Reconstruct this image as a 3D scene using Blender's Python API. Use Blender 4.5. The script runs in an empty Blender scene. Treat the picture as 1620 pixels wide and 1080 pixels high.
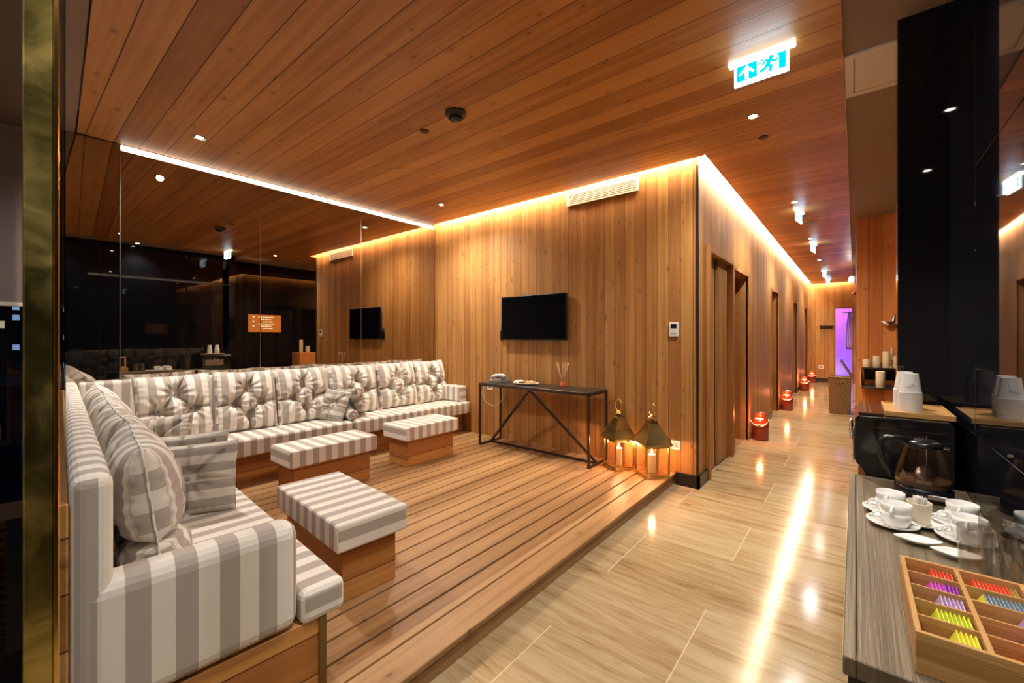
import bpy, bmesh, math, random
from mathutils import Vector, Matrix, noise
R = math.radians
PI = math.pi
random.seed(7)
S = bpy.context.scene
COL = S.collection

# ------------------------------------------------------------------ layout
H = 3.02           # wood ceiling
XC = -1.121        # corridor left wall
YT = 4.085         # wall with the television
XM = -4.787        # mirror wall
YE = 16.07         # far end wall
XR = -0.05         # right edge of the wood ceiling
DK = 0.10          # deck height
XP = 0.346         # black glass wall on the right
CT = 0.78          # counter height

# ------------------------------------------------------------------ materials
class NT:
    def __init__(s, name):
        s.m = bpy.data.materials.new(name); s.m.use_nodes = True
        s.t = s.m.node_tree; s.n = s.t.nodes; s.l = s.t.links
        s.n.clear()
        s.out = s.n.new('ShaderNodeOutputMaterial')
    def node(s, typ, **kw):
        nd = s.n.new(typ)
        for k, v in kw.items():
            setattr(nd, k, v)
        return nd
    def link(s, a, b): s.l.new(a, b)
    def put(s, sock, v):
        if hasattr(v, 'is_linked') or isinstance(v, bpy.types.NodeSocket): s.l.new(v, sock)
        else: sock.default_value = v
    def math(s, op, a, b=None, c=None, clamp=False):
        nd = s.n.new('ShaderNodeMath'); nd.operation = op; nd.use_clamp = clamp
        s.put(nd.inputs[0], a)
        if b is not None: s.put(nd.inputs[1], b)
        if c is not None: s.put(nd.inputs[2], c)
        return nd.outputs[0]
    def mix(s, f, a, b):
        nd = s.n.new('ShaderNodeMix'); nd.data_type = 'RGBA'
        s.put(nd.inputs[0], f); s.put(nd.inputs[6], a); s.put(nd.inputs[7], b)
        return nd.outputs[2]
    def comb(s, x, y, z):
        nd = s.n.new('ShaderNodeCombineXYZ')
        s.put(nd.inputs[0], x); s.put(nd.inputs[1], y); s.put(nd.inputs[2], z)
        return nd.outputs[0]
    def noise(s, vec, scale=1.0, detail=4.0, rough=.55, dist=0.0):
        nd = s.n.new('ShaderNodeTexNoise')
        s.link(vec, nd.inputs['Vector'])
        nd.inputs['Scale'].default_value = scale; nd.inputs['Detail'].default_value = detail
        nd.inputs['Roughness'].default_value = rough; nd.inputs['Distortion'].default_value = dist
        return nd.outputs['Fac']
    def smooth(s, v, a, b, lo=0.0, hi=1.0):
        nd = s.n.new('ShaderNodeMapRange'); nd.interpolation_type = 'SMOOTHSTEP'
        s.put(nd.inputs[0], v); nd.inputs[1].default_value = a; nd.inputs[2].default_value = b
        nd.inputs[3].default_value = lo; nd.inputs[4].default_value = hi
        return nd.outputs[0]
    def coords(s):
        tc = s.n.new('ShaderNodeTexCoord')
        sp = s.n.new('ShaderNodeSeparateXYZ'); s.link(tc.outputs['Object'], sp.inputs[0])
        return tc, {'x': sp.outputs[0], 'y': sp.outputs[1], 'z': sp.outputs[2]}
    def bsdf(s, col, rough=.5, metal=0.0, spec=.5, bump=None, bstr=.3, bdist=.01, coat=0.0, **kw):
        b = s.n.new('ShaderNodeBsdfPrincipled')
        if isinstance(col, tuple): col = (*col[:3], 1)
        s.put(b.inputs['Base Color'], col); s.put(b.inputs['Roughness'], rough)
        b.inputs['Metallic'].default_value = metal
        b.inputs['Specular IOR Level'].default_value = spec
        b.inputs['Coat Weight'].default_value = coat
        if bump is not None:
            bn = s.n.new('ShaderNodeBump'); bn.inputs['Strength'].default_value = bstr
            bn.inputs['Distance'].default_value = bdist
            s.link(bump, bn.inputs['Height']); s.link(bn.outputs[0], b.inputs['Normal'])
        for k, v in kw.items(): s.put(b.inputs[k], v)
        s.link(b.outputs[0], s.out.inputs[0])
        return b

def plain(name, col, rough=.5, metal=0.0, spec=.5, coat=0.0, noisy=0.0):
    t = NT(name)
    if noisy:
        tc, c = t.coords()
        f = t.noise(tc.outputs['Object'], 30, 4)
        colr = t.mix(f, (*[q*(1-noisy) for q in col], 1), (*[min(1, q*(1+noisy)) for q in col], 1))
        t.bsdf(colr, rough, metal, spec, f, .15, .002, coat)
    else:
        t.bsdf(col, rough, metal, spec, None, coat=coat)
    return t.m

def emit(name, col, strength):
    t = NT(name)
    e = t.n.new('ShaderNodeEmission'); e.inputs[0].default_value = (*col, 1); e.inputs[1].default_value = strength
    t.link(e.outputs[0], t.out.inputs[0]); return t.m

def wood(name, light, dark, along, across, width, knot=1.0, groove=.004, rough=.45, depth=.35, var=.35, off=0.0, fine=1.0, knotcol=None, spec=.35, sheen=0.0):
    t = NT(name); tc, c = t.coords()
    u = c[along]; v = t.math('ADD', c[across], off)
    q = t.math('DIVIDE', v, width)
    idx = t.math('FLOOR', q)
    fr = t.math('FRACT', q)
    wn = t.n.new('ShaderNodeTexWhiteNoise'); wn.noise_dimensions = '1D'; t.link(idx, wn.inputs['W'])
    rnd = wn.outputs['Value']
    sh = t.math('MULTIPLY', rnd, 53.0)
    g1 = t.noise(t.comb(t.math('ADD', t.math('MULTIPLY', u, .55*fine), sh), t.math('MULTIPLY', v, 24*fine), sh), 1, 5, .6, .7)
    g2 = t.noise(t.comb(t.math('ADD', t.math('MULTIPLY', u, 3.0), sh), t.math('MULTIPLY', v, 150), 0.0), 1, 3, .6)
    g3 = t.noise(t.comb(t.math('ADD', t.math('MULTIPLY', u, 1.1), sh), t.math('MULTIPLY', v, 3), sh), 1, 2)
    f = t.math('ADD', t.math('MULTIPLY', g1, .62), t.math('MULTIPLY', g2, .22))
    f = t.math('ADD', f, t.math('MULTIPLY', g3, .3))
    f = t.math('ADD', f, t.math('MULTIPLY', t.math('SUBTRACT', rnd, .5), var))
    f = t.smooth(f, .36, .80)
    col = t.mix(f, (*dark, 1), (*light, 1))
    if knot:
        vo = t.n.new('ShaderNodeTexVoronoi'); vo.voronoi_dimensions = '2D'; vo.feature = 'F1'
        t.link(t.comb(t.math('ADD', t.math('DIVIDE', u, .30), sh), t.math('ADD', t.math('DIVIDE', v, width*1.15), t.math('MULTIPLY', rnd, 7.0)), 0.0), vo.inputs['Vector'])
        vo.inputs['Scale'].default_value = 1; vo.inputs['Randomness'].default_value = .9
        sc = t.n.new('ShaderNodeSeparateColor'); t.link(vo.outputs['Color'], sc.inputs[0])
        on = t.math('GREATER_THAN', sc.outputs[0], .45)
        rr = t.math('MULTIPLY_ADD', sc.outputs[1], .6, .6)
        dd = t.math('DIVIDE', vo.outputs['Distance'], rr)
        k = t.math('MULTIPLY', t.smooth(dd, .022, .062, 1, 0), on)
        halo = t.math('MULTIPLY', t.smooth(dd, .04, .20, .55, 0), on)
        kc = knotcol or tuple(q*.38 for q in dark)
        col = t.mix(t.math('MULTIPLY', halo, knot), col, (*dark, 1))
        col = t.mix(t.math('MULTIPLY', k, .8*knot), col, (*kc, 1))
    hgt = f
    if groove:
        e = t.math('MULTIPLY', t.math('MINIMUM', fr, t.math('SUBTRACT', 1.0, fr)), width)
        gm = t.smooth(e, groove*.35, groove, 0, 1)
        col = t.mix(gm, (*[q*.16 for q in dark], 1), col)
        hgt = t.math('ADD', t.math('MULTIPLY', f, .12), gm)
    t.bsdf(col, rough, 0, spec, hgt, depth, .004)
    return t.m

M = {}
M['ceil'] = wood('ceiling pine boards', (.64,.280,.078), (.36,.130,.032), 'x', 'y', .165, knot=.8, groove=.0038, rough=.42, off=.05, var=.26)
M['wallx'] = wood('pine wall boards', (.57,.285,.085), (.33,.135,.034), 'z', 'x', .112, knot=1, groove=.003, rough=.5, var=.20, off=.043)
M['wally'] = wood('pine corridor boards', (.55,.275,.082), (.31,.128,.032), 'z', 'y', .112, knot=1, groove=.003, rough=.5, var=.26, off=.013)
M['wallf'] = wood('orange pine boards', (.68,.27,.065), (.45,.145,.030), 'z', 'x', .145, knot=1, groove=.003, rough=.5, var=.35)
M['deck'] = wood('oiled deck boards', (.46,.262,.112), (.265,.130,.048), 'y', 'x', .128, knot=1, groove=0, rough=.42, var=.3, off=.19)
M['base_x'] = wood('bench pine planks x', (.68,.33,.095), (.40,.155,.036), 'x', 'z', .14, knot=1, groove=.003, rough=.45, off=.04)
M['base_y'] = wood('bench pine planks y', (.60,.26,.070), (.36,.13,.030), 'y', 'z', .14, knot=1, groove=.003, rough=.45, off=.04)
M['oak'] = wood('grey limed oak', (.245,.188,.112), (.095,.070,.042), 'y', 'x', .40, knot=0, groove=0, rough=.4, fine=1.6, var=.1)
M['bamboo'] = wood('bamboo', (.62,.36,.13), (.42,.21,.06), 'x', 'z', .03, knot=0, groove=0, rough=.4, fine=1.2, var=.25)
M['bamboo_y'] = wood('bamboo lengthwise', (.62,.36,.13), (.42,.21,.06), 'y', 'z', .03, knot=0, groove=0, rough=.4, fine=1.2, var=.25)
M['dkwood'] = wood('dark brown wood', (.11,.055,.028), (.05,.024,.012), 'z', 'x', .2, knot=0, groove=0, rough=.4)
M['frame'] = wood('door frame pine', (.48,.21,.055), (.29,.11,.026), 'z', 'y', .3, knot=.3, groove=0, rough=.45)

def stripes(name, pitch=.105, cream=(.84,.785,.70), taupe=(.455,.395,.34)):
    t = NT(name)
    uv = t.n.new('ShaderNodeUVMap'); uv.uv_map = 'stripe'
    sp = t.n.new('ShaderNodeSeparateXYZ'); t.link(uv.outputs[0], sp.inputs[0])
    fr = t.math('FRACT', t.math('DIVIDE', sp.outputs[0], pitch))
    a = t.math('ABSOLUTE', t.math('SUBTRACT', fr, .5))
    f = t.smooth(a, .24, .26)
    tc, c = t.coords()
    w = t.noise(tc.outputs['Object'], 420, 2)
    w2 = t.noise(tc.outputs['Object'], 9, 3)
    col = t.mix(f, (*taupe, 1), (*cream, 1))
    col = t.mix(t.math('MULTIPLY', w, .16), col, (*[q*.75 for q in taupe], 1))
    t.bsdf(col, .72, 0, .3, t.math('ADD', t.math('MULTIPLY', w, .25), w2), .12, .006, **{'Sheen Weight': .15})
    return t.m
M['stripe'] = stripes('striped upholstery')
M['stripe_s'] = stripes('striped pillow cloth', .085, (.66,.605,.52), (.36,.312,.265))  # darker than the upholstery, pillow shade put into the colour

def travertine():
    t = NT('polished travertine'); tc, c = t.coords()
    x, y = c['x'], c['y']
    row = t.math('FLOOR', t.math('DIVIDE', t.math('SUBTRACT', y, 1.70), .60))
    par = t.math('FLOORED_MODULO', row, 2.0)
    xs = t.math('ADD', t.math('ADD', x, .59), t.math('MULTIPLY', par, .55))
    qx = t.math('DIVIDE', xs, 1.10)
    ix = t.math('ROUND', qx)
    dx = t.math('MULTIPLY', t.math('ABSOLUTE', t.math('SUBTRACT', qx, ix)), 1.10)
    fy = t.math('FRACT', t.math('DIVIDE', t.math('SUBTRACT', y, 1.70), .60))
    dy = t.math('MULTIPLY', t.math('MINIMUM', fy, t.math('SUBTRACT', 1.0, fy)), .60)
    wn = t.n.new('ShaderNodeTexWhiteNoise'); wn.noise_dimensions = '2D'
    t.link(t.comb(t.math('FLOOR', qx), row, 0.0), wn.inputs['Vector'])
    sh = t.math('MULTIPLY', wn.outputs['Value'], 31.0)
    g = t.noise(t.comb(t.math('ADD', t.math('MULTIPLY', x, 1.3), sh), t.math('MULTIPLY', y, 11.0), sh), 1, 8, .68, 1.3)
    g2 = t.noise(t.comb(t.math('MULTIPLY', x, 5), t.math('MULTIPLY', y, 60.0), sh), 1, 4, .6, .4)
    f = t.math('ADD', t.math('MULTIPLY', g, .8), t.math('MULTIPLY', g2, .2))
    f = t.math('ADD', f, t.math('MULTIPLY', t.math('SUBTRACT', wn.outputs['Value'], .5), .12))
    cr = t.n.new('ShaderNodeValToRGB'); t.link(f, cr.inputs[0])
    el = cr.color_ramp.elements
    el[0].position = .30; el[0].color = (.17,.10,.045,1)
    el[1].position = .75; el[1].color = (.45,.36,.23,1)
    e = el.new(.42); e.color = (.31,.210,.104,1)
    e = el.new(.55); e.color = (.395,.302,.175,1)
    jm = t.smooth(dx, .0012, .0032, 1, 0)
    jy = t.smooth(dy, .0008, .0022, .12, 0)
    j = t.math('MAXIMUM', jm, jy)
    col = t.mix(t.math('MULTIPLY', j, .8), cr.outputs[0], (.66,.54,.38,1))
    rg = t.math('MULTIPLY_ADD', g2, .16, .05)
    t.bsdf(col, rg, 0, .22, g2, .06, .002)
    return t.m
M['floor'] = travertine()
M['black'] = plain('black lacquer', (.006,.006,.007), .12, 0, .5)
M['bglass'] = plain('black glass', (.006,.007,.011), .025, 0, .5)
M['plaster'] = plain('taupe plaster', (.30,.20,.135), .8, noisy=.04)
M['panelwhite'] = plain('beige paint', (.74,.62,.49), .55)
M['lightwall'] = plain('pale plaster', (.6,.5,.4), .8)
M['brass'] = None
def brass():
    t = NT('reflection mottled brass'); tc, c = t.coords()
    n1 = t.noise(tc.outputs['Object'], 5.5, 5, .6, .8)
    n2 = t.noise(tc.outputs['Object'], 40, 3)
    f = t.smooth(n1, .38, .68)
    col = t.mix(f, (.24,.20,.055,1), (.75,.58,.18,1))  # olive and gold blotches paint mottled reflections into the metal colour
    t.bsdf(col, t.math('MULTIPLY_ADD', n1, .5, .12), 1.0, .5, n2, .12, .004)
    return t.m
M['brass'] = brass()
M['gold'] = plain('polished brass', (.80,.55,.20), .16, 1.0)
M['lantern'] = plain('antique gold metal', (.56,.41,.16), .24, 1.0, noisy=.15)
M['iron'] = plain('dark bronze iron', (.075,.060,.048), .38, .8, noisy=.2)
M['bronze'] = plain('bronze strip', (.22,.165,.09), .3, 1.0)
M['chrome'] = plain('chrome', (.75,.75,.75), .12, 1.0)
M['steel'] = plain('brushed steel', (.55,.5,.45), .25, 1.0)
M['mirror'] = None
def mirror(name, col):
    t = NT(name); g = t.n.new('ShaderNodeBsdfGlossy'); g.inputs[0].default_value = (*col, 1); g.inputs[1].default_value = .0
    t.link(g.outputs[0], t.out.inputs[0]); return t.m
M['mirror'] = mirror('bronze tinted mirror', (.50,.435,.365))
def glass(name, tint=(1,1,1), ior=1.45, rough=0.0, refl=1.0):
    # thin clear glass: fresnel mix of see-through and mirror reflection
    t = NT(name)
    tr = t.n.new('ShaderNodeBsdfTransparent'); tr.inputs[0].default_value = (*tint, 1)
    g = t.n.new('ShaderNodeBsdfGlossy'); g.inputs[1].default_value = rough; g.inputs[0].default_value = (refl, refl, refl, 1)
    fz = t.n.new('ShaderNodeFresnel'); ge = t.n.new('ShaderNodeNewGeometry')
    t.link(t.math('POWER', ior, t.math('MULTIPLY_ADD', ge.outputs['Backfacing'], -2.0, 1.0)), fz.inputs[0])
    mx = t.n.new('ShaderNodeMixShader')
    t.link(fz.outputs[0], mx.inputs[0]); t.link(tr.outputs[0], mx.inputs[1]); t.link(g.outputs[0], mx.inputs[2])
    t.link(mx.outputs[0], t.out.inputs[0]); return t.m
M['pane'] = glass('window glass', (.75,.8,.85), 1.5)
M['lglass'] = glass('lantern glass', (.97,.95,.92), 1.4)
M['clear'] = glass('tumbler glass', (.90,.89,.875), 2.3, .0)
M['carafe'] = glass('carafe glass', (.93,.91,.88), 1.5)
M['plastic'] = plain('black plastic', (.010,.010,.011), .22)
M['screen'] = plain('black television glass', (.003,.003,.004), .08)
M['white'] = plain('white porcelain', (.88,.87,.84), .18, coat=.3)
M['cream'] = plain('cream ceramic', (.72,.64,.47), .35)
M['paper'] = plain('white paper', (.80,.79,.77), .6)
M['whiteplastic'] = plain('white plastic', (.74,.72,.68), .4)
M['greyplastic'] = plain('grey plastic', (.30,.29,.28), .4)
M['wax'] = plain('ivory wax', (.74,.60,.38), .5)
def wax():
    t = NT('ivory candle wax'); t.bsdf((.78,.63,.40), .45, 0, .4, **{'Subsurface Weight': .15, 'Subsurface Scale': .02}); return t.m
M['wax'] = wax()
M['flame'] = emit('candle flame', (1,.62,.25), 60)
M['redglass'] = plain('red lacquered jar', (.22,.03,.012), .15, coat=.4)
M['redglow'] = emit('lit jar glow', (1,.30,.12), 6)
M['led'] = emit('warm led strip', (1,.80,.53), 80)
M['led_slit'] = emit('white led strip', (1,.86,.66), 2.0)
M['lamp'] = emit('downlight lamp', (1,.93,.80), 60)
M['signwhite'] = emit('backlit sign white', (.70,.90,1.0), 3.6)
M['signteal'] = emit('backlit sign teal', (.0,.36,.42), 1.4)
M['logo'] = plain('blue grey print', (.30,.31,.42), .6)
M['orange'] = emit('lit orange panel', (.75,.22,.04), .8)
M['signtext'] = emit('lit sign lettering', (1,.85,.55), 1.6)
M['dark'] = plain('dark void', (.010,.008,.007), .8)
M['skirt'] = plain('dark metal skirting', (.035,.027,.022), .3, .5)
def wicker():
    t = NT('woven wicker'); tc, c = t.coords()
    a = t.math('SINE', t.math('MULTIPLY', c['z'], 150)); h_ = t.math('ADD', c['x'], c['y'])
    b = t.math('SINE', t.math('MULTIPLY', h_, 110))
    f = t.math('MULTIPLY_ADD', t.math('MULTIPLY', a, b), .5, .5)
    n = t.noise(tc.outputs['Object'], 14, 3)
    col = t.mix(f, (.06,.028,.010,1), (.34,.185,.07,1))
    col = t.mix(t.math('MULTIPLY', n, .4), col, (.20,.10,.04,1))
    t.bsdf(col, .6, 0, .3, f, .6, .006); return t.m
M['wicker'] = wicker()
M['towel'] = plain('pale towel', (.80,.72,.70), .9, noisy=.08)
M['purplewall'] = plain('mauve plaster', (.55,.45,.75), .8)
M['amber'] = plain('amber oil bottle', (.55,.12,.03), .1, coat=.4)
M['reed'] = plain('rattan reed', (.62,.40,.20), .6)
M['blind'] = plain('roller blind cloth', (.23,.165,.135), .85)
M['choc'] = plain('chocolate biscuit', (.16,.065,.028), .6, noisy=.2)
M['cookie'] = plain('golden biscuit', (.62,.34,.12), .6, noisy=.2)
M['mering'] = plain('cream meringue', (.80,.68,.48), .6, noisy=.1)
M['coffee'] = plain('tea in the carafe', (.10,.045,.02), .08)

# ------------------------------------------------------------------ helpers
def finish(bm, smooth):
    bm.normal_update()
    for f in bm.faces: f.smooth = smooth
def obj(name, bm, mat, parent=None, smooth=False, world=True, auto=None):
    """one mesh object; geometry given in world metres is moved into the parent's frame (unrotated parents)"""
    if parent is not None and world:
        o = parent; off = Vector((0, 0, 0))
        while o is not None: off += o.location; o = o.parent
        bmesh.ops.translate(bm, vec=-off, verts=bm.verts)
    finish(bm, smooth)
    me = bpy.data.meshes.new(name); bm.to_mesh(me); bm.free()
    if mat is not None: me.materials.append(M[mat] if isinstance(mat, str) else mat)
    o = bpy.data.objects.new(name, me); COL.objects.link(o)
    if parent is not None: o.parent = parent
    if auto: me.set_sharp_from_angle(angle=R(auto))
    return o
def tag(o, label=None, cat=None, group=None, kind=None):
    if label: o['label'] = label
    if cat: o['category'] = cat
    if group: o['group'] = group
    if kind: o['kind'] = kind
    return o
def thing(name, label, cat, loc=(0,0,0), rz=0, group=None):
    o = bpy.data.objects.new(name, None); COL.objects.link(o)
    o.empty_display_size = .05
    o.location = loc; o.rotation_euler = (0, 0, rz)
    return tag(o, label, cat, group)
def struct(name, bm, mat, label=None, smooth=False):
    o = obj(name, bm, mat, None, smooth); o['kind'] = 'structure'
    if label: o['label'] = label
    return o
def dup(root, loc=None, rz=None, label=None, group=None):
    r = root.copy(); COL.objects.link(r)
    if loc is not None: r.location = loc
    if rz is not None: r.rotation_euler = (0, 0, rz)
    if label: r['label'] = label
    if group: r['group'] = group
    for ch in list(root.children):
        c = ch.copy(); COL.objects.link(c); c.parent = r
        for g in list(ch.children):
            d = g.copy(); COL.objects.link(d); d.parent = c
    return r
def B(): return bmesh.new()
def merge(bm, tmp, mtx=None):
    if mtx is not None: bmesh.ops.transform(tmp, matrix=mtx, verts=tmp.verts)
    vm = [bm.verts.new(v.co) for v in tmp.verts]
    tmp.verts.index_update()
    for f in tmp.faces:
        try: bm.faces.new([vm[v.index] for v in f.verts])
        except ValueError: pass
    tmp.free()
def box(bm, x0, x1, y0, y1, z0, z1, bev=0.0, seg=2, mtx=None):
    t = bmesh.new()
    vs = [t.verts.new((x, y, z)) for x in (x0, x1) for y in (y0, y1) for z in (z0, z1)]
    for q in ((0,1,3,2),(4,6,7,5),(0,4,5,1),(2,3,7,6),(0,2,6,4),(1,5,7,3)):
        t.faces.new([vs[i] for i in q])
    if bev > 0:
        bmesh.ops.bevel(t, geom=list(t.edges), offset=bev, segments=seg, profile=.5, affect='EDGES')
    merge(bm, t, mtx)
    return bm
def prism(bm, pts, z0, z1, bev=0.0, seg=2, mtx=None):
    t = bmesh.new()
    a = [t.verts.new((p[0], p[1], z0)) for p in pts]; b = [t.verts.new((p[0], p[1], z1)) for p in pts]
    n = len(pts)
    t.faces.new(a[::-1]); t.faces.new(b)
    for i in range(n): t.faces.new((a[i], a[(i+1) % n], b[(i+1) % n], b[i]))
    bmesh.ops.recalc_face_normals(t, faces=t.faces)
    if bev > 0: bmesh.ops.bevel(t, geom=list(t.edges), offset=bev, segments=seg, profile=.5, affect='EDGES')
    merge(bm, t, mtx)
    return bm
def prism_yz(bm, pts, x0, x1):
    return prism(bm, pts, x0, x1, mtx=Matrix(((0,0,1,0),(1,0,0,0),(0,1,0,0),(0,0,0,1))))
def tube(bm, pts, r, seg=8, closed=False, caps=True):
    pts = [Vector(p) for p in pts]; n = len(pts)
    rs = r if isinstance(r, (list, tuple)) else [r]*n
    rings = []; up = None
    for i, p in enumerate(pts):
        if closed: d = pts[(i+1) % n]-pts[i-1]
        else: d = pts[min(i+1, n-1)]-pts[max(i-1, 0)]
        d.normalize()
        if up is None:
            up = Vector((0,0,1)) if abs(d.z) < .9 else Vector((1,0,0))
        s = d.cross(up)
        if s.length < 1e-6: s = d.orthogonal()
        s.normalize(); up = s.cross(d).normalized()
        rings.append([bm.verts.new(p + (s*math.cos(2*PI*k/seg)+up*math.sin(2*PI*k/seg))*rs[i]) for k in range(seg)])
    m = n if closed else n-1
    for i in range(m):
        a, b = rings[i], rings[(i+1) % n]
        for k in range(seg): bm.faces.new((a[k], a[(k+1) % seg], b[(k+1) % seg], b[k]))
    if caps and not closed:
        bm.faces.new(rings[0][::-1]); bm.faces.new(rings[-1])
    return bm
def lathe(bm, prof, seg=32, c=(0,0,0), mtx=None, sq=None):
    t = bmesh.new(); rings = []
    for r, z in prof:
        if r < 1e-6: rings.append([t.verts.new((0, 0, z))])
        else: rings.append([t.verts.new((r*math.cos(2*PI*k/seg), r*math.sin(2*PI*k/seg), z)) for k in range(seg)])
    for a, b in zip(rings, rings[1:]):
        for k in range(seg):
            k2 = (k+1) % seg
            q = []
            for v in ((a[k] if len(a) > 1 else a[0]), (a[k2] if len(a) > 1 else a[0]), (b[k2] if len(b) > 1 else b[0]), (b[k] if len(b) > 1 else b[0])):
                if v not in q: q.append(v)
            if len(q) > 2: t.faces.new(q)
    bmesh.ops.translate(t, vec=c, verts=t.verts)
    merge(bm, t, mtx)
    return bm
def bar(bm, a, b, w, h=None):
    """square bar between two points"""
    a, b = Vector(a), Vector(b); h = h or w
    d = (b-a); L = d.length; d.normalize()
    up = Vector((0,0,1)) if abs(d.z) < .95 else Vector((0,1,0))
    s = d.cross(up).normalized(); u = s.cross(d)
    m = Matrix((( s.x, d.x, u.x, a.x), (s.y, d.y, u.y, a.y), (s.z, d.z, u.z, a.z), (0,0,0,1)))
    return box(bm, -w/2, w/2, 0, L, -h/2, h/2, mtx=m)
def stripe_uv(o, axis, off=0.0, wrap='z'):
    me = o.data; uv = me.uv_layers.new(name='stripe'); i = 'xyz'.index(axis); j = 'xyz'.index(wrap)
    for p in me.polygons:
        end = abs(p.normal[i]) > .75
        for li in p.loop_indices:
            co = me.vertices[me.loops[li].vertex_index].co
            uv.data[li].uv = ((co[j] if end else co[i]) + off, 0)
    return o
def mtx(loc=(0,0,0), rx=0, ry=0, rz=0):
    return Matrix.Translation(loc) @ Matrix.Rotation(rz, 4, 'Z') @ Matrix.Rotation(ry, 4, 'Y') @ Matrix.Rotation(rx, 4, 'X')

# ================================================================== SETTING
bm = B(); box(bm, -1.6, 1.2, -3.0, 16.3, -.1, 0); struct('floor', bm, 'floor')
bm = B(); box(bm, -5.3, -1.6, -2.4, 16.3, -.1, -.005); struct('floor.001', bm, 'dark')

# wood ceiling: lounge and corridor, stopping short of the lit coves
g = .085
pts = [(-1.25,-3.0), (XR,-3.0), (XR,YE-g), (XC+g,YE-g), (XC+g,YT-g), (XM+.0,YT-g), (XM+.0,.40), (-1.25,.20)]
bm = B(); prism(bm, pts, H, H+.03); struct('ceiling', bm, 'ceil')
bm = B(); box(bm, -5.4, 1.3, -3.1, 16.4, 3.22, 3.3); struct('ceiling.001', bm, 'lightwall')
bm = B(); box(bm, XR+.004, 1.2, -3.0, 16.1, H+.012, H+.05); struct('ceiling.002', bm, 'plaster')
bm = B(); prism(bm, [(-5.2,-2.3), (-1.25,-2.3), (-1.25,.19), (XM,.39), (-5.2,.39)], H+.006, H+.04); struct('ceiling.003', bm, 'plaster')

bm = B(); box(bm, -5.0, XC-.002, YT, YT+.12, 0, 3.22); struct('wall_back', bm, 'wallx')
bm = B(); box(bm, -4.95, -4.83, .40, YT, 0, 3.22); struct('wall_left', bm, 'dark')
# corridor left wall with its door openings
OP = [(5.56,6.42,2.20), (8.46,9.30,2.20), (11.75,12.6,2.20), (14.55,15.35,2.20)]
bm = B(); y = YT+.12
box(bm, XC-.09, XC, YT+.002, 4.40, 0, 3.22); box(bm, XC-.09, XC, 4.40, 5.42, 2.27, 3.22); box(bm, XC-.09, XC, 5.42, 5.56, 0, 3.22)
prev = 5.56
for a, b, t_ in OP:
    if a > prev: box(bm, XC-.09, XC, prev, a, 0, 3.22)
    box(bm, XC-.09, XC, a, b, t_, 3.22); prev = b
box(bm, XC-.09, XC, prev, YE, 0, 3.22)
struct('wall_corridor', bm, 'wally')
bm = B(); box(bm, XC-.78, XC-.72, YT+.12, YE, 0, 3.22); struct('wall_corridor.001', bm, 'dark')
# door recesses (jambs and the doors themselves)
for k, (a, b, t_) in enumerate(OP):
    bm = B()
    box(bm, XC-.70, XC-.09, a-.04, a, 0, t_); box(bm, XC-.70, XC-.09, b, b+.04, 0, t_); box(bm, XC-.70, XC-.09, a-.04, b+.04, t_, t_+.04)
    box(bm, XC-.70, XC-.66, a, b, 0, t_)
    d = struct('door_%d' % (k+2), bm, 'frame', 'recessed wooden doorway in the corridor')
    bm = B()
    w = .045
    box(bm, XC-.02, XC+.015, a-w, a, 0, t_+w); box(bm, XC-.02, XC+.015, b, b+w, 0, t_+w); box(bm, XC-.02, XC+.015, a, b, t_, t_+w)
    obj('door_frame', bm, 'frame', d)
    if k == 0:
        bm = B(); box(bm, XC-.655, XC-.56, b-.014, b-.002, .45, 1.55); obj('handle_plate', bm, 'skirt', d)
        bm = B(); tube(bm, [(XC-.56, b-.014, 1.47), (XC-.52, b-.06, 1.46), (XC-.48, b-.075, 1.40), (XC-.46, b-.075, 1.28), (XC-.46, b-.016, 1.24)], .009, 8)
        obj('door_handle', bm, 'chrome', d, True)
# closed sliding door next to the corner
bm = B(); box(bm, XC-.07, XC-.045, 4.44, 4.86, .01, 2.25); box(bm, XC-.055, XC-.025, 4.93, 5.40, .01, 2.25)
d = struct('door_1', bm, 'wally', 'closed sliding door of two wooden leaves in the corridor wall')
bm = B(); box(bm, XC-.03, XC+.03, 4.38, 4.44, 0, 2.29); box(bm, XC-.03, XC+.03, 5.40, 5.44, 0, 2.29); box(bm, XC-.03, XC+.03, 4.44, 5.40, 2.23, 2.29); obj('door_frame', bm, 'frame', d)
bm = B(); box(bm, XC-.09, XC-.06, 4.44, 5.40, .01, 2.25); obj('door_gap', bm, 'skirt', d)
# far end wall with the doorway to the purple room
bm = B(); box(bm, XC-.1, -.45, YE, YE+.1, 0, 3.22); box(bm, -.45, -.06, YE, YE+.1, 2.24, 3.22); box(bm, -.06, 1.2, YE, YE+.1, 0, 3.22)
struct('wall_far', bm, 'wallx')
bm = B(); box(bm, -.49, -.45, YE-.015, YE+.11, 0, 2.28); box(bm, -.06, -.025, YE-.015, YE+.11, 0, 2.28); box(bm, -.45, -.06, YE-.015, YE+.11, 2.24, 2.28)
struct('door_6', bm, 'frame', 'open doorway to the purple lit room')
bm = B(); box(bm, -2.0, 1.0, 18.6, 18.7, 0, 3.0); box(bm, -2.0, -1.9, YE+.1, 18.6, 0, 3.0); box(bm, .9, 1.0, YE+.1, 18.6, 0, 3.0); box(bm, -2, 1, YE+.1, 18.7, 2.95, 3.05); box(bm, -2, 1, YE+.1, 18.7, -.06, 0)
struct('wall_spa', bm, 'purplewall')
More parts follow.
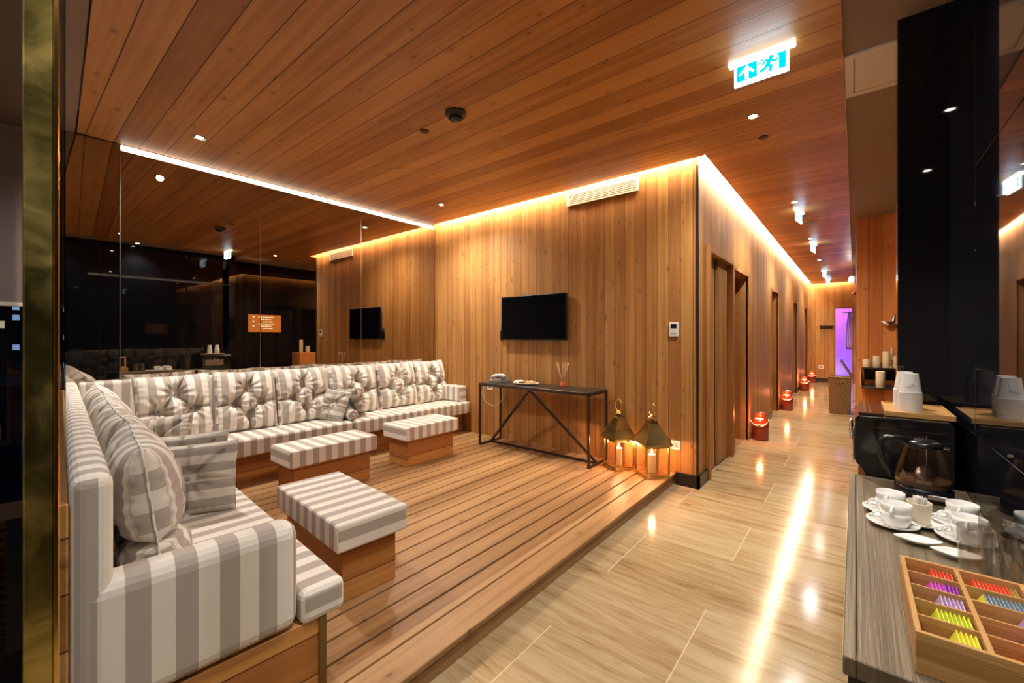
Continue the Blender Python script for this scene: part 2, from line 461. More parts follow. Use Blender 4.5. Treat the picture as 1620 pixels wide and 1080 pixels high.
# right side
bm = B(); box(bm, .02, 1.2, 7.55, YE, 0, 3.1); struct('wall_right', bm, 'dkwood')
bm = B(); box(bm, .02, .86, 7.50, 7.55, 0, 3.1); struct('wall_front', bm, 'wallf')
bm = B(); box(bm, .86, .92, 3.05, 7.55, 0, 3.1); struct('wall_recess', bm, 'bglass')
bm = B(); box(bm, .172, .40, 2.94, 3.05, 0, 3.1); box(bm, .40, .92, 3.0, 3.05, 0, 3.1); struct('wall_pillar', bm, 'bglass')
bm = B()
for (y0, y1) in ((-3.0,-.9), (-.896,.70), (.704,2.288), (2.292,2.94)):
    for (z0, z1) in ((0,1.0375), (1.0405,2.0275), (2.0305,3.1)):
        box(bm, XP, XP+.05, y0, y1, z0, z1, .0012, 1)
struct('wall_glass', bm, 'bglass', 'glossy black glass panels behind the counter')
bm = B(); box(bm, XP+.03, XP+.08, -3, 2.94, 0, 3.1); struct('wall_glass.001', bm, 'bronze')
bm = B(); box(bm, -5.2, 1.2, -3.1, -3.0, 0, 3.22); struct('wall_rear', bm, 'lightwall')

# black corner profile and skirtings
bm = B(); box(bm, XC-.012, XC+.008, YT-.008, YT+.012, .12, 2.98); struct('trim_1', bm, 'skirt', 'slim black metal profile on the wall corner')
bm = B(); box(bm, -1.315, XC+.02, YT-.03, YT, 0, .115); box(bm, XC, XC+.02, YT-.03, 4.37, 0, .115); struct('baseboard_corner', bm, 'skirt')
bm = B(); prev = 5.46
for a, b, t_ in OP + [(YE, YE, 0)]:
    if a-prev > .3: box(bm, XC, XC+.015, prev+.05, a-.05, 0, .10)
    prev = b
struct('baseboard_left', bm, 'skirt')
bm = B(); box(bm, XC+.02, -.5, YE-.015, YE, 0, .12); struct('baseboard_far', bm, 'dkwood')

# ------------------------------------------------ mirror wall
def mpanel(y0, y1, z1, label):
    bm = B(); box(bm, XM-.012, XM, y0, y1, DK, z1)
    return tag(obj('mirror_panel', bm, 'mirror'), label, 'mirror', 'tinted mirror wall panels')
mpanel(.655, 1.727, 2.965, 'tall bronze mirror panel second from the window, above the sofa corner')
mpanel(1.731, 2.875, 2.965, 'tall bronze mirror panel in the middle, behind the long sofa')
mpanel(2.879, YT-.002, 2.965, 'tall bronze mirror panel next to the pine television wall')
pw = thing('mirror_panel', 'narrow tall bronze mirror panel beside the brass column, reaching the ceiling', 'mirror', (XM-.012, .651, 0), 0, 'tinted mirror wall panels')
bm = B(); box(bm, -.012, 0, -.345, 0, DK, H); obj('glass_sheet', bm, 'mirror', pw, world=False)
pw.rotation_euler = (0, 0, R(-2.2))
bm = B()
for yy in (.653, 1.729, 2.877): box(bm, XM-.004, XM+.0015, yy-.0035, yy+.0035, DK, 2.97)
struct('trim_2', bm, 'steel', 'thin metal seams between the mirror panels')
# lit slit over the mirrors
bm = B(); box(bm, XM-.03, XM-.008, .66, YT-.02, 2.974, H-.004); tag(obj('led_strip', bm, 'led_slit'), 'thin white light strip along the top of the mirrors', 'light strip')

# ------------------------------------------------ window side
AL = R(3.6)     # the window line is turned a little from the room
t0 = Vector((-1.33, .082, 0))
def wl(s, v=0.0): return (t0.x - math.cos(AL)*s - math.sin(AL)*-v*-1*0 + math.sin(AL)*v, t0.y + math.sin(AL)*s + math.cos(AL)*v)
bm = B(); prism(bm, [wl(0,0), wl(3.46,0), wl(3.46,.012), wl(0,.012)], .0, H); struct('window_1', bm, 'pane', 'tall glass wall beside the sofa')
cb = thing('brass_column', 'brass column with painted mottled reflections at the left edge between window and sofa', 'column', (-1.28, .055, 0))
bm = B(); box(bm, -1.30, -1.262, .032, .071, 0, H, .002, 1); obj('shaft', bm, 'brass', cb)
bm = B(); box(bm, -1.33, -1.262, .0715, .081, 0, H, .002, 1); obj('edge_strip', bm, 'gold', cb)
bm = B(); box(bm, -5.06, -5.0, -2.3, -1.6, 0, H); box(bm, -5.06, -5.0, -1.6, .39, 2.6, H); box(bm, -5.06, -5.0, -1.6, .39, 0, .12)
struct('wall_window', bm, 'plaster')
l = bpy.data.lights.new('bay_fill', 'POINT'); l.energy = 5; l.color = (1,.8,.6); l.shadow_soft_size = .05  # added fill to lift the dark bay, no fitting there
o = bpy.data.objects.new('bay_fill', l); COL.objects.link(o); o.location = (-3.4, -1.2, 2.9)
bm = B(); box(bm, -5.04, -5.03, -1.6, .39, .12, 2.6); struct('window_2', bm, 'pane', 'dark window with the night city behind')
bl = thing('roller_blind', 'taupe roller blind half lowered over the night window at the left edge', 'blind', (-4.98, -.6, 1.6))
bm = B(); box(bm, -4.985, -4.98, -1.55, .37, 1.66, 2.98); obj('cloth', bm, 'blind', bl)
bm = B(); box(bm, -4.995, -4.97, -1.56, .38, 1.63, 1.66, .004); obj('bottom_rail', bm, 'panelwhite', bl)
# night city
def tower_mat(name, colr, st):
    t = NT(name); tc, c = t.coords()
    hx = t.math('ADD', c['x'], c['y'])
    a = t.math('FRACT', t.math('MULTIPLY', hx, 1.7)); b = t.math('FRACT', t.math('MULTIPLY', c['z'], 1.3))
    wn = t.n.new('ShaderNodeTexWhiteNoise'); wn.noise_dimensions = '2D'
    t.link(t.comb(t.math('FLOOR', t.math('MULTIPLY', hx, 1.7)), t.math('FLOOR', t.math('MULTIPLY', c['z'], 1.3)), 0.0), wn.inputs['Vector'])
    lit = t.math('MULTIPLY', t.math('GREATER_THAN', wn.outputs['Value'], .80), t.math('MULTIPLY', t.math('GREATER_THAN', a, .4), t.math('GREATER_THAN', b, .45)))
    bs = t.bsdf((.01,.012,.02), .6)
    bs.inputs['Emission Color'].default_value = (*colr, 1)
    t.link(t.math('MULTIPLY', lit, st), bs.inputs['Emission Strength'])
    return t.m
MT = [tower_mat('tower windows warm', (1,.75,.45), .45), tower_mat('tower windows cool', (.5,.65,1), .40)]
k = 0
for (x, y, w, hh) in ((-42,-3.2,7,4.2), (-55,2.5,9,7.5), (-38,6,5,2.6), (-60,-9,9,9), (-33,-8,6,3.2)):
    bm = B(); box(bm, x-w/2, x+w/2, y-w/2, y+w/2, -22, hh-1.0)
    o = obj('tower_block', bm, MT[k % 2]); k += 1
    tag(o, 'distant night tower block with lit windows beyond the left window', 'building', 'night city beyond the window')
bm = B(); box(bm, -17, -14, -2.2, 1.4, -16, .35); tag(obj('lit_building', bm, tower_mat('blue lit facade', (.03,.14,1), 1.8)), 'low building glowing blue outside the left window', 'building')
# woven chair on the far side of the glass, only its back shows
ch = thing('woven_chair', 'black woven chair seen at the left picture edge beyond the brass column', 'chair', (-2.3, -.22, 0))
bm = B(); box(bm, -2.58, -2.02, -.50, .015, .36, .44, .03, 3); obj('seat', bm, 'plastic', ch)
bm = B()
for i in range(15):
    f = i/14; tube(bm, [(-2.02+.13*f, -.50, .44+.42*f), (-2.00+.13*f, -.24, .44+.43*f), (-2.02+.13*f, .015, .44+.42*f)], .017, 6)
obj('backrest', bm, 'plastic', ch, True)
for sx in (-2.54, -2.06):
    for sy in (-.46, -.02):
        bm = B(); tube(bm, [(sx, sy, 0), (sx, sy, .37)], .016, 8); obj('leg', bm, 'iron', ch, True)

# ------------------------------------------------ coves (light strips above the ceiling edge)
def strip(x0, x1, y0, y1, label):
    bm = B(); box(bm, x0, x1, y0, y1, 3.085, 3.10); return tag(obj('led_strip', bm, 'led'), label, 'light strip')
strip(XM+.02, XC+.05, YT-.065, YT-.025, 'glowing light strip in the ceiling cove over the television wall')
strip(XC+.025, XC+.065, YT-.02, YE-.07, 'glowing light strip in the cove along the corridor doors')
strip(XC+.07, XR-.02, YE-.065, YE-.025, 'glowing light strip in the cove over the far end wall')

# ================================================================== DECK
dk = thing('wooden_deck', 'raised slatted wooden deck under the sofas and console table', 'deck', (-3.0, 2.1, 0))
bm = B()
x = -1.322
box(bm, x-.158, x, .15, YT-.004, DK-.025, DK, .003, 1)
x = -1.4905
while x-.115 > XM:
    box(bm, x-.114, x, .15, YT-.004, DK-.025, DK, .0025, 1); x -= .128
box(bm, XM+.002, x, .32, YT-.004, DK-.025, DK, .0025, 1)
obj('boards', bm, 'deck', dk)
bm = B(); box(bm, -1.365, -1.332, .15, YT-.004, 0.0, DK-.026, .002, 1); obj('fascia', bm, 'deck', dk)
bm = B(); box(bm, XM+.002, -1.37, .33, YT-.004, 0, DK-.04); obj('subframe', bm, 'dark', dk)  # near-black colour stands in for shade between the boards

# ================================================================== SOFAS
# long sofa along the mirrors
ls = thing('sofa', 'long striped sofa along the mirror wall on a wooden plinth', 'sofa', (-4.4, 2.2, DK), 0, 'striped corner sofas')
bm = B(); box(bm, -4.74, -4.20, .42, 4.06, DK, .355, .004, 1); obj('base', bm, 'base_y', ls)
for (y0, y1) in ((.42, 2.352), (2.358, 4.075)):
    bm = B(); box(bm, -4.70, -4.05, y0, y1, .36, .515, .022, 3)
    stripe_uv(obj('seat_cushion', bm, 'stripe', ls, False), 'y')
bm = B(); box(bm, -4.78, -4.705, .40, 4.07, .36, 1.035, .025, 3); stripe_uv(obj('back_panel', bm, 'stripe', ls), 'y')
bm = B(); box(bm, -4.60, -4.12, 3.935, 4.075, .517, .725, .018, 3); stripe_uv(obj('armrest', bm, 'stripe', ls), 'x')
# sofa along the window (turned slightly)
L = 3.27
ws = thing('sofa', 'striped sofa along the window with a high padded arm nearest the viewer', 'sofa', (-4.764, .318, DK), -AL, 'striped corner sofas')
def lb(name, mat, x0, x1, y0, y1, z0, z1, bev, parent=ws, seg=3, axis=None, off=0):
    bm = B(); box(bm, x0, x1, y0, y1, z0-DK, z1-DK, bev, seg)
    o = obj(name, bm, mat, parent, False, world=False)
    if axis: stripe_uv(o, axis, off)
    return o
lb('wooden_back', 'base_x', 0, L-.01, -.034, -.002, DK, .985, .003, seg=1)
o = lb('back_panel', 'stripe', 0, L, -.001, .080, .42, 1.045, .03, axis='x', seg=4)
for p_ in o.data.polygons:
    if p_.normal.x > .75:
        for li in p_.loop_indices:
            co = o.data.vertices[o.data.loops[li].vertex_index].co
            o.data.uv_layers['stripe'].data[li].uv = (.027+(co.y+.001), 0)
lb('base', 'base_x', .62, L-.02, .0, .625, DK, .40, .003, seg=1)
lb('corner_strip', 'bronze', L-.021, L-.012, .612, .637, DK, .40, .0, seg=1)
bm = B(); prism(bm, [(.74,.08), (L-1.43,.08), (L-1.43,.70), (.74,.70)], .402-DK, .512-DK, .022, 3)
stripe_uv(obj('seat_cushion', bm, 'stripe', ws, False, world=False), 'x')
bm = B(); prism(bm, [(L-1.427,.08), (L-.115,.08), (L-.115,.548), (L-.004,.548), (L-.004,.705), (L-1.427,.705)], .395-DK, .512-DK, .026, 3)
stripe_uv(obj('seat_cushion', bm, 'stripe', ws, False, world=False), 'x')
# padded arm with a rounded top
bm = B(); box(bm, L-.11, L+.004, .012, .542, .408-DK, .768-DK, .045, 4)
o = obj('armrest', bm, 'stripe', ws, False, world=False); stripe_uv(o, 'y', -.012, 'x')
# end face of the arm keeps upright stripes
for p in o.data.polygons:
    for li in p.loop_indices:
        co = o.data.vertices[o.data.loops[li].vertex_index].co
        o.data.uv_layers['stripe'].data[li].uv = (co.y+.03, 0)

# ------------------------------------------------ tufted cushions
def seg_d(px, pz, a, b):
    ax, az = a; bx, bz = b; dx, dz = bx-ax, bz-az
    t = max(0, min(1, ((px-ax)*dx+(pz-az)*dz)/(dx*dx+dz*dz)))
    return math.hypot(px-ax-t*dx, pz-az-t*dz), t
def cushion_bm(w, h, d, tufts, creases, n=84, seed=0, fold=.006, both=True, p=2.6, pinch=.05):
    """pillow: local x = width, z = height, front faces -y; tufts/creases in -1..1"""
    bm = B(); rnd = random.Random(seed); ox, oz = rnd.random()*50, rnd.random()*50
    def prof(a, b, front):
        e = max(0, (1-abs(a)**p))*max(0, (1-abs(b)**p))
        v = d/2*e**.46
        if front or both:
            for tx, tz in tufts:
                rr = math.hypot((a-tx)*w/2, (b-tz)*h/2)
                v -= d*.32*math.exp(-(rr/.030)**2) + d*.13*math.exp(-(rr/.085)**2)
                ang = math.atan2(b-tz, a-tx)
                v += fold*1.5*math.sin(ang*11+ox)*math.exp(-((rr-.06)/.06)**2)
            for ca, cb in creases:
                q, t = seg_d(a*w/2, b*h/2, (ca[0]*w/2, ca[1]*h/2), (cb[0]*w/2, cb[1]*h/2))
                v -= d*.24*math.exp(-(q/.0085)**2)*(1-.3*t) + d*.10*math.exp(-(q/.04)**2)*(1-.4*t)
        v += fold*.9*(noise.noise((a*w*7+ox, b*h*7+oz, 1.0 if front else 5.0)))*min(1, e*3)
        # gathers along the seams
        ed = max(abs(a), abs(b))
        v += fold*.8*math.sin((a if abs(b) > abs(a) else b)*38+ox)*max(0, (ed-.7)/.3)*e**.3
        return max(v, .002)
    bm_front = lambda a, b: prof(a, b, True)
    cushion_bm.front = bm_front
    g = {}
    for side in (0, 1):
        for i in range(n+1):
            for j in range(n+1):
                a = -1+2*i/n; b = -1+2*j/n
                a = math.copysign(1-(1-abs(a))**1.12, a); b = math.copysign(1-(1-abs(b))**1.12, b)
                edge = i in (0, n) or j in (0, n)
                if side and edge: g[1, i, j] = g[0, i, j]; continue
                # edges bow inwards between pulled-out corners
                sx = 1-pinch*(1-b*b)*abs(a)**3; sz = 1-pinch*(1-a*a)*abs(b)**3
                yv = 0 if edge else prof(a, b, side == 0)
                g[side, i, j] = bm.verts.new((a*sx*w/2, yv*(-1 if side == 0 else 1), b*sz*h/2))
    for side in (0, 1):
        for i in range(n):
            for j in range(n):
                q = [g[side,i,j], g[side,i+1,j], g[side,i+1,j+1], g[side,i,j+1]]
                bm.faces.new(q if side == 0 else q[::-1])
    return bm
BIG_T = [(0,.40), (-.42,-.06), (.42,-.06), (0,-.46)]
BIG_C = [((0,.40),(-.42,-.06)), ((0,.40),(.42,-.06)), ((-.42,-.06),(0,-.46)), ((.42,-.06),(0,-.46)), ((0,.40),(0,1.0)), ((-.42,-.06),(-1,-.12)), ((.42,-.06),(1,-.02)), ((0,-.46),(.06,-1)), ((0,.4),(.30,.95))]
SM_T = [(0,0)]
SM_C = [((0,0),(0,1)), ((0,0),(0,-1)), ((0,0),(-1,.15)), ((0,0),(1,-.1)), ((0,0),(.7,.7)), ((0,0),(-.7,-.7))]
def cushion(name, label, cat, group, w, h, d, loc, rz, tilt, tufts, creases, mat='stripe', axis='x', seed=0, off=0.0, roll=0.0, stripeoff=0.0, n=84, p=2.4):
    """loc = middle of the bottom edge"""
    t = thing(name, label, cat, loc, rz, group)
    bm = cushion_bm(w, h, d, tufts, creases, seed=seed, n=n, p=p)
    front = cushion_bm.front
    T = Matrix.Rotation(roll, 4, 'Y') @ Matrix.Rotation(tilt, 4, 'X') @ Matrix.Translation((0, 0, h/2))
    # stripes follow the cloth before tilting
    lay = [v.co.copy() for v in bm.verts]
    bmesh.ops.transform(bm, matrix=T, verts=bm.verts)
    o = obj('cover', bm, mat, t, True, world=False)
    uv = o.data.uv_layers.new(name='stripe')
    i = 0 if axis == 'x' else 2
    for lp in o.data.loops:
        q = lay[lp.vertex_index]; rp = 1 if axis == 'x' and abs(q.x)/(w/2) > .90 else 0; uv.data[lp.index].uv = (q[i]*(1-rp)+(q.z*.8+.02)*rp+off*(1-rp), 0)
    for tx, tz in tufts:
        e = max(0, (1-abs(tx)**p))*max(0, (1-abs(tz)**p))
        yv = -front(tx, tz) - .001
        b2 = B(); lathe(b2, [(0,.006), (.008,.005), (.012,.0), (.008,-.004), (0,-.004)], 12, mtx=T @ Matrix.Translation((tx*w/2, yv, tz*h/2)) @ Matrix.Rotation(R(90), 4, 'X'))
        o2 = obj('tuft_button', b2, 'stripe', t, True, world=False); u2 = o2.data.uv_layers.new(name='stripe')
        for q in u2.data: q.uv = (.0525, 0)
    # piped seam
    b3 = B(); pin = .05; pts = []
    def ep(a, b): return T @ Vector((a*(1-pin*(1-b*b)*abs(a)**3)*w/2, 0, b*(1-pin*(1-a*a)*abs(b)**3)*h/2))
    m_ = 14
    for i_ in range(m_): pts.append(ep(-1+2*i_/m_, -1))
    for i_ in range(m_): pts.append(ep(1, -1+2*i_/m_))
    for i_ in range(m_): pts.append(ep(1-2*i_/m_, 1))
    for i_ in range(m_): pts.append(ep(-1, 1-2*i_/m_))
    tube(b3, pts, .004, 5, closed=True)
    o = obj('piping', b3, mat, t, True, world=False); stripe_uv(o, axis if axis == 'x' else 'z')
    return t
spans = [(.70,1.235), (1.235,1.765), (1.765,2.31), (2.31,2.925), (2.925,3.49), (3.49,4.02)]
names = ['in the corner of the long sofa, leftmost of six', 'second from the left on the long sofa', 'third from the left on the long sofa', 'fourth from the left, behind the two small pillows', 'fifth from the left on the long sofa', 'at the right end of the long sofa beside the arm']
for i, ((a, b), nm) in enumerate(zip(spans, names)):
    cushion('back_cushion', 'large tufted striped back cushion '+nm, 'cushion', 'tufted back cushions', (b-a)*1.0, .575, .25, (-4.45, (a+b)/2, .505), R(90)+R([1,-2,1,3,-1,2][i]), R(-12), BIG_T, BIG_C, seed=i, off=[0,.03,.055,.01,.07,.02][i], roll=R([-1,.8,-.6,1.4,-.5,0][i]))
c4 = [(2.40,3.06), (1.73,2.38), (1.06,1.71), (.42,1.04)]
nm4 = ['nearest the padded arm of the window sofa', 'second from the near arm of the window sofa', 'third from the near arm of the window sofa', 'at the far corner end of the window sofa']
for i, ((a, b), nm) in enumerate(zip(c4, nm4)):
    xm, yo = (a+b)/2, .235
    wx = -4.764 + math.cos(AL)*xm + math.sin(AL)*yo; wy = .318 - math.sin(AL)*xm + math.cos(AL)*yo
    cushion('back_cushion', 'large tufted striped back cushion '+nm, 'cushion', 'tufted back cushions', (b-a)*1.02, .555, .24, (wx, wy, .50), R(180)-AL+R([-2,1,-1,1][i]), R(-7), BIG_T, BIG_C, seed=20+i, off=.02*i)
# small pillows
cushion('throw_pillow', 'small striped pillow in the front on the window sofa, one button', 'pillow', 'small striped pillows', .42, .345, .14, (-2.555, .585, .517), R(66), R(-18), SM_T, SM_C, 'stripe_s', 'z', 40, n=64)
cushion('throw_pillow', 'small striped pillow leaning behind the front one on the window sofa', 'pillow', 'small striped pillows', .42, .36, .12, (-2.76, .61, .517), R(58), R(-16), SM_T, SM_C, 'stripe_s', 'z', 41, roll=R(-3), n=64)
cushion('throw_pillow', 'small striped pillow standing deep in the corner of the two sofas', 'pillow', 'small striped pillows', .42, .345, .15, (-3.62, .66, .517), R(62), R(-18), SM_T, SM_C, 'stripe_s', 'x', 42, roll=R(-4), n=64)
cushion('throw_pillow', 'small striped pillow on the left over the bolster of the long sofa', 'pillow', 'small striped pillows', .34, .33, .12, (-4.29, 2.20, .517), R(20), R(-24), SM_T, SM_C, 'stripe_s', 'z', 43, roll=R(4), n=64)
cushion('throw_pillow', 'small striped pillow on the right over the bolster of the long sofa', 'pillow', 'small striped pillows', .34, .34, .11, (-4.33, 2.53, .517), R(192), R(-22), SM_T, SM_C, 'stripe_s', 'z', 44, roll=R(3), n=64)
def bolster(label, a, b, r):
    a, b = Vector(a), Vector(b)
    t = thing('bolster', label, 'bolster', (a+b)/2-Vector((0,0,r)), 0, 'striped bolsters')
    d = b-a; L_ = d.length; q = d.to_track_quat('Z', 'Y').to_matrix().to_4x4()
    bm = B(); prof = [(0,0), (r*.35,.004), (r*.8,-.002), (r*.97,.008), (r,.025), (r*1.01,L_/2), (r,L_-.025), (r*.97,L_-.008), (r*.8,L_+.002), (r*.35,L_-.004), (0,L_)]
    lathe(bm, prof, 28, mtx=Matrix.Translation(a) @ q)
    o = obj('cover', bm, 'stripe_s', t, True)
    uv = o.data.uv_layers.new(name='stripe')
    dn = d.normalized()
    for lp in o.data.loops:
        uv.data[lp.index].uv = (o.data.vertices[lp.vertex_index].co.dot(dn), 0)
    for e, s in ((a, -1), (b, 1)):
        bm = B(); lathe(bm, [(0,.006), (.01,.004), (.013,0), (0,0)], 12, mtx=Matrix.Translation(e+dn*s*.002) @ (dn*s).to_track_quat('Z','Y').to_matrix().to_4x4())
        obj('end_button', bm, 'stripe_s', t, True).data.uv_layers.new(name='stripe')
bolster('striped bolster lying behind the front pillow on the window sofa', (-2.98, .46, .575), (-2.93, .89, .575), .06)
bolster('striped bolster lying between the two small pillows on the long sofa', (-4.46, 2.395, .572), (-4.08, 2.365, .572), .056)

# ================================================================== OTTOMANS
def ottoman(label, cx, cy, lx, ly, rz, axis, zt=.5):
    t = thing('ottoman', label, 'ottoman', (cx, cy, DK), rz, 'striped ottomans')
    bm = B(); box(bm, -lx/2, lx/2, -ly/2, ly/2, zt-.135-DK, zt-DK, .012, 3)
    o = obj('cushion', bm, 'stripe', t, False, world=False); stripe_uv(o, axis, .02)
    i = .045
    bm = B(); box(bm, -lx/2+i, lx/2-i, -ly/2+i, ly/2-i, 0, zt-.135-DK, .003, 1); obj('base', bm, 'base_x' if axis == 'x' else 'base_y', t, False, world=False)
ottoman('striped ottoman nearest the viewer, in front of the window sofa', -2.287, 1.232, .815, .385, -AL, 'x')
ottoman('striped ottoman in the middle, before the left half of the long sofa', -3.575, 1.815, .375, .765, 0, 'y')
ottoman('striped ottoman farthest back, nearest the console table', -3.60, 2.885, .40, .70, 0, 'y')

# ================================================================== CONSOLE TABLE AND WHAT STANDS ON IT
TT = .845
ct = thing('console_table', 'dark metal console table with crossed front braces under the television', 'table', (-2.75, 3.86, DK))
x0, x1, y0, y1 = -3.50, -2.01, 3.655, 4.055
bm = B(); box(bm, x0, x1, y0, y1, TT-.012, TT, .002, 1); obj('tabletop', bm, 'iron', ct)
w = .022
for (xx, yy) in ((x0+w/2, y0+w/2), (x1-w/2, y0+w/2), (x0+w/2, y1-w/2), (x1-w/2, y1-w/2)):
    bm = B(); box(bm, xx-w/2, xx+w/2, yy-w/2, yy+w/2, DK, TT-.012, .001, 1); obj('leg', bm, 'iron', ct)
bm = B()
box(bm, x0, x1, y0, y0+w, TT-.034, TT-.012); box(bm, x0, x1, y1-w, y1, TT-.034, TT-.012)
box(bm, x0, x0+w, y0+w, y1-w, TT-.034, TT-.012); box(bm, x1-w, x1, y0+w, y1-w, TT-.034, TT-.012)
obj('top_rail', bm, 'iron', ct)
for xx in (x0, x1-w):
    bm = B(); box(bm, xx, xx+w, y0+w, y1-w, DK, DK+w); obj('foot_rail', bm, 'iron', ct)
bm = B(); box(bm, x0+w, x1-w, y0+.19, y0+.19+w, DK, DK+w); obj('stretcher', bm, 'iron', ct)
ym = (y0+.19+w/2)
for xa in (x0+.03, x1-.03):
    bm = B(); bar(bm, (xa, ym, DK+.02), (-2.755, y0+.02, TT-.03), w); obj('brace', bm, 'iron', ct)
# telephone
ph = thing('telephone', 'grey desk telephone at the left end of the console table', 'telephone', (-3.36, 3.88, TT))
bm = B(); prism(bm, [(0,0), (.20,0), (.20,.055), (0,.02)], -.08, .08, .006, 2, mtx=mtx((-3.47, 3.88, TT), rx=R(90))); obj('phone_base', bm, 'greyplastic', ph)
bm = B(); tube(bm, [(-3.44,3.83,TT+.055), (-3.40,3.83,TT+.075), (-3.33,3.83,TT+.088), (-3.27,3.83,TT+.088), (-3.24,3.83,TT+.07)], [.022,.02,.016,.02,.024], 12); obj('handset', bm, 'whiteplastic', ph, True)
bm = B(); box(bm, -3.43, -3.33, 3.86, 3.93, TT+.045, TT+.058, .003); obj('keypad', bm, 'plastic', ph)
bm = B(); tube(bm, [(-3.45,3.83,TT+.03), (-3.53,3.80,TT-.02), (-3.57,3.80,TT-.14), (-3.54,3.82,TT-.25), (-3.45,3.85,TT-.30), (-3.37,3.87,TT-.27), (-3.32,3.9,TT-.20), (-3.34,3.99,TT-.08), (-3.38,4.07,TT-.03)], .005, 6); obj('cord', bm, 'whiteplastic', ph, True)
# plate with biscuits
pl = thing('plate', 'oval white plate of biscuits on the console table', 'plate', (-2.96, 3.88, TT))
bm = B(); lathe(bm, [(0,.004), (.09,.004), (.13,.012), (.155,.022), (.157,.019), (.13,.006), (.09,0), (0,0)], 40, mtx=mtx((-2.96,3.88,TT)) @ Matrix.Diagonal((1.1,.8,1,1))); obj('dish', bm, 'white', pl, True)
bits = []
def biscuit(mat, kind, label, x, y, z, rz):
    bm = B()
    if kind == 'ball': lathe(bm, [(0,0), (.02,.001), (.026,.011), (.020,.022), (.010,.029), (0,.031)], 14)
    else:
        n_ = 9; pts = [(.030*math.cos(PI*(.1+.8*i/(n_-1))), .024*math.sin(PI*(.1+.8*i/(n_-1)))-.012, .011) for i in range(n_)]
        tube(bm, pts, [.004,.008,.011,.0125,.013,.0125,.011,.008,.004], 10)
    o = obj('biscuit', bm, mat, None, True); o.location = (x, y, z); o.rotation_euler = (0, 0, rz)
    return tag(o, label, 'biscuit', label.replace('small ', '')+'s')
pr = random.Random(3)
for i in range(7): biscuit('mering', 'ball', 'small cream biscuit at the left on the white plate', -3.065+.035*(i % 3)+.004*pr.random(), 3.835+.04*(i//3), TT+.014, pr.random()*6)
for i in range(5): biscuit('choc', 'curl', 'small chocolate biscuit at the middle of the white plate', -2.985+.036*(i % 2), 3.825+.045*(i//2), TT+.016, pr.random()*6)
for i in range(8): biscuit('cookie', 'curl' if i % 2 else 'ball', 'small golden biscuit at the right on the white plate', -2.91+.042*(i % 3), 3.84+.038*(i//3), TT+.014, pr.random()*6)
# reed diffuser
rd = thing('reed_diffuser', 'amber reed diffuser bottle with thin sticks on the console table', 'diffuser', (-2.47, 3.90, TT))
bm = B(); lathe(bm, [(0,0), (.030,0), (.034,.006), (.030,.035), (.018,.060), (.013,.068), (.013,.085), (.016,.088), (0,.088)], 24, (-2.47,3.90,TT)); obj('bottle', bm, 'amber', rd, True)
bm = B(); lathe(bm, [(.0135,.066), (.017,.066), (.017,.083), (.0135,.083)], 20, (-2.47,3.90,TT)); obj('collar', bm, 'gold', rd, True)
for dx, dy in ((-.085,.01), (-.045,-.02), (-.015,.03), (.035,.0), (.075,-.02), (.06,.035)):
    bm = B(); tube(bm, [(-2.47-dx*.08,3.90,TT+.02), (-2.47+dx,3.90+dy,TT+.27)], .0024, 6); obj('reed', bm, 'reed', rd, True)

# television
tv = thing('television', 'black flat television hung on the pine wall', 'television', (-2.98, YT, 1.35))
bm = B(); box(bm, -3.455, -2.50, YT-.062, YT-.03, 1.355, 1.893, .006, 2); obj('housing', bm, 'plastic', tv)
bm = B(); box(bm, -3.437, -2.518, YT-.0645, YT-.0615, 1.378, 1.876); obj('screen', bm, 'screen', tv)
bm = B(); box(bm, -3.2, -2.76, YT-.03, YT-.001, 1.45, 1.8); obj('wall_bracket', bm, 'iron', tv)
bm = B(); box(bm, -2.995, -2.965, YT-.066, YT-.062, 1.360, 1.368); obj('logo_bar', bm, 'chrome', tv)
bm = B(); box(bm, -2.70, -2.672, YT-.066, YT-.045, 1.335, 1.358, .003); obj('sensor', bm, 'chrome', tv)
rc = thing('remote_control', 'black remote control in a holder left of the television', 'remote', (-3.49, YT, 1.36))
bm = B(); box(bm, -3.505, -3.463, YT-.03, YT-.001, 1.35, 1.47, .004); obj('holder', bm, 'plastic', rc)
bm = B(); box(bm, -3.500, -3.468, YT-.024, YT-.010, 1.47, 1.535, .004); obj('handset', bm, 'plastic', rc)
bm = B()
for i in range(3): box(bm, -3.495, -3.488, YT-.0262, YT-.024, 1.48+.017*i, 1.488+.017*i); box(bm, -3.481, -3.474, YT-.0262, YT-.024, 1.48+.017*i, 1.488+.017*i)
obj('buttons', bm, 'greyplastic', rc)
# air vent
vt = thing('air_vent', 'white slotted air vent high on the television wall', 'vent', (-2.10, YT, 2.88))
bm = B(); fx0, fx1, fz0, fz1 = -2.52, -1.685, 2.868, 3.0
box(bm, fx0, fx1, YT-.016, YT-.001, fz0, fz0+.016); box(bm, fx0, fx1, YT-.016, YT-.001, fz1-.016, fz1); box(bm, fx0, fx0+.02, YT-.016, YT-.001, fz0+.016, fz1-.016); box(bm, fx1-.02, fx1, YT-.016, YT-.001, fz0+.016, fz1-.016)
obj('frame', bm, 'panelwhite', vt)
bm = B(); box(bm, fx0+.02, fx1-.02, YT-.004, YT-.001, fz0+.016, fz1-.016); obj('backing', bm, 'dark', vt)
for i in range(5):
    z = fz0+.026+.0185*i
    bm = B(); box(bm, fx0+.02, fx1-.02, YT-.012, YT-.005, z, z+.0085); obj('slat', bm, 'panelwhite', vt)
